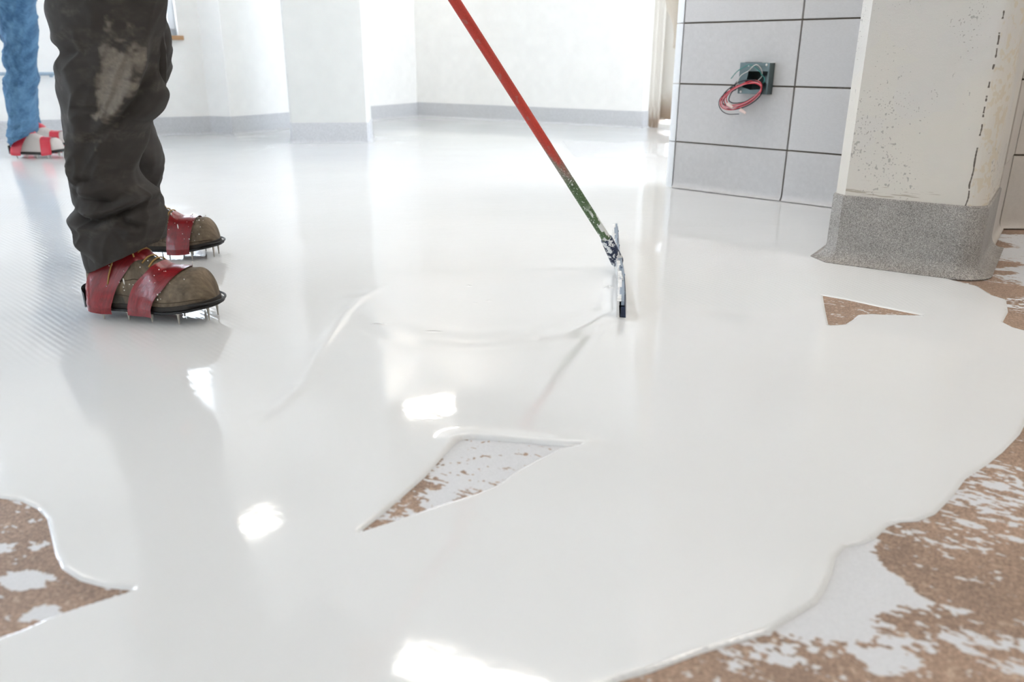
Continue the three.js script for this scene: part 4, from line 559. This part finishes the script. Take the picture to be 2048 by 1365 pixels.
// ---- worker in blue jeans at the far left
{
  const near = [[-2.656, 0.990, -2.404, 0.990], [-2.596, 0.903, -2.384, 0.904], [-2.596, 0.768, -2.417, 0.769], [-2.589, 0.706, -2.416, 0.707], [-2.581, 0.630, -2.416, 0.622], [-2.575, 0.560, -2.425, 0.547], [-2.586, 0.493, -2.442, 0.483], [-2.578, 0.436, -2.445, 0.428], [-2.599, 0.395, -2.447, 0.406], [-2.605, 0.332, -2.465, 0.350], [-2.610, 0.270, -2.481, 0.284], [-2.614, 0.201, -2.493, 0.217], [-2.631, 0.141, -2.490, 0.182], [-2.633, 0.082, -2.505, 0.142], [-2.624, 0.055, -2.523, 0.116]];
  const far = near.map(([a, b, c, d], i) => { const k = -0.20; return [a + k, b, c + k, d]; });
  const zA = (y) => lerp(-4.285, -4.36, sm(0.4, 0.95, y)), zB = (y) => lerp(-4.66, -4.54, sm(0.4, 0.95, y));
  const J = { pelvis: V(-2.51, 0.97, -4.46), chest: V(-2.47, 1.29, -4.46), neck: V(-2.44, 1.48, -4.46), head: V(-2.40, 1.63, -4.46), shA: V(-2.45, 1.41, -4.28), shB: V(-2.45, 1.41, -4.64), hipA: V(-2.5, 0.92, -4.37), hipB: V(-2.60, 0.92, -4.53), knA: V(-2.51, 0.50, -4.30), knB: V(-2.715, 0.50, -4.63), anA: V(-2.57, 0.11, -4.285), anB: V(-2.765, 0.11, -4.66), elA: V(-2.48, 1.12, -4.20), elB: V(-2.46, 1.12, -4.72), wrA: V(-2.26, 1.16, -4.22), wrB: V(-2.24, 1.16, -4.70) };
  const p = buildPerson({ joints: J, face: 0.05, hair: 0x2b2420, hands: { A: handRelaxed(J.wrA, V(1, 0, 0)), B: handRelaxed(J.wrB, V(1, 0, 0)) }, shirt: std(0x46586b, 0.9), longSleeves: true });
  const c0 = new THREE.Color(0x264b6b), c1 = new THREE.Color(0x648cab), denim = ([co, y, si], q) => { const n = fbm(q.x * 45 + 90, q.y * 30 + q.z * 20 + 90, 4), m = fbm(q.x * 220 + 900, q.y * 220 + q.z * 90 + 900, 2), k = clamp(0.15 + 0.9 * (n - 0.35) + 0.35 * (m - 0.5) + 0.25 * sm(0.5, 0.0, y)); return [lerp(c0.r, c1.r, k), lerp(c0.g, c1.g, k), lerp(c0.b, c1.b, k)]; };
  const F = [{ p: [[-0.9, 0.58], [0, 0.55], [0.9, 0.57]], a: -0.008, w: 0.012 }, { p: [[-0.9, 0.44], [0, 0.46], [0.6, 0.42]], a: -0.008, w: 0.012 }, { p: [[-0.9, 0.40], [0.2, 0.39], [0.9, 0.40]], a: 0.008, w: 0.014 }, { p: [[-0.8, 0.16], [0, 0.15], [0.9, 0.19]], a: -0.010, w: 0.010 }, { p: [[-0.8, 0.12], [0, 0.115], [0.9, 0.155]], a: 0.008, w: 0.010 }, { p: [[-0.6, 0.66], [-0.1, 0.62], [0.2, 0.66]], a: -0.004, w: 0.006, front: 1 }];
  const A = legLoft(near, zA, (y) => lerp(0.078, 0.112, sm(0.4, 0.9, y)), F, { color: denim, noise: 0.010, seed: 17, rows: 200, cols: 80 }), B = legLoft(far, zB, (y) => lerp(0.078, 0.112, sm(0.4, 0.9, y)), F, { color: denim, noise: 0.010, seed: 41, rows: 160, cols: 64 });
  const hipRows = []; for (let i = 0; i <= 24; i++) { const y = 1.07 - 0.27 * i / 24, r = []; for (let j = 0; j < 64; j++) { const a = j / 64 * Math.PI * 2; r.push(V(-2.535 + (0.148 - 0.02 * i / 24) * Math.cos(a), y, -4.455 + (0.178 + 0.01 * i / 24) * Math.sin(a))); } hipRows.push(r); }
  mesh('jeans', [A, B, gridGeo(hipRows, true, (i, j, q) => [j / 64, q.y], (i, j, q) => denim([0, q.y, 0], q)).toNonIndexed()], new THREE.MeshStandardMaterial({ color: 0xffffff, vertexColors: true, roughness: 0.9 }), p).userData.label = 'faded blue jeans';
  const greyLeather = std(0xb9b2ac, 0.8, { bumpMap: leatherTex, bumpScale: 0.001 }), redTape = std(0xc0303f, 0.35, { side: THREE.DoubleSide });
  const t = [[0.14, 0.40, 0.22, -0.4, Math.PI + 0.4, 0.003], [0.78, 0.74, 0.20, -0.4, Math.PI + 0.4, 0.003]];
  const s1 = makeShoe(p, { small: true, leather: greyLeather, tapeMat: redTape, tape: t }), s2 = makeShoe(p, { small: true, leather: greyLeather, tapeMat: redTape, tape: t }); s1.position.set(-2.64, 0, -4.29); s1.rotation.y = 0; s2.position.set(-2.80, 0, -4.67);
  tag(p, 'person in blue jeans standing at the left behind the dark trousers', 'person');
}
shade(scene);
renderer.render(scene, camera);
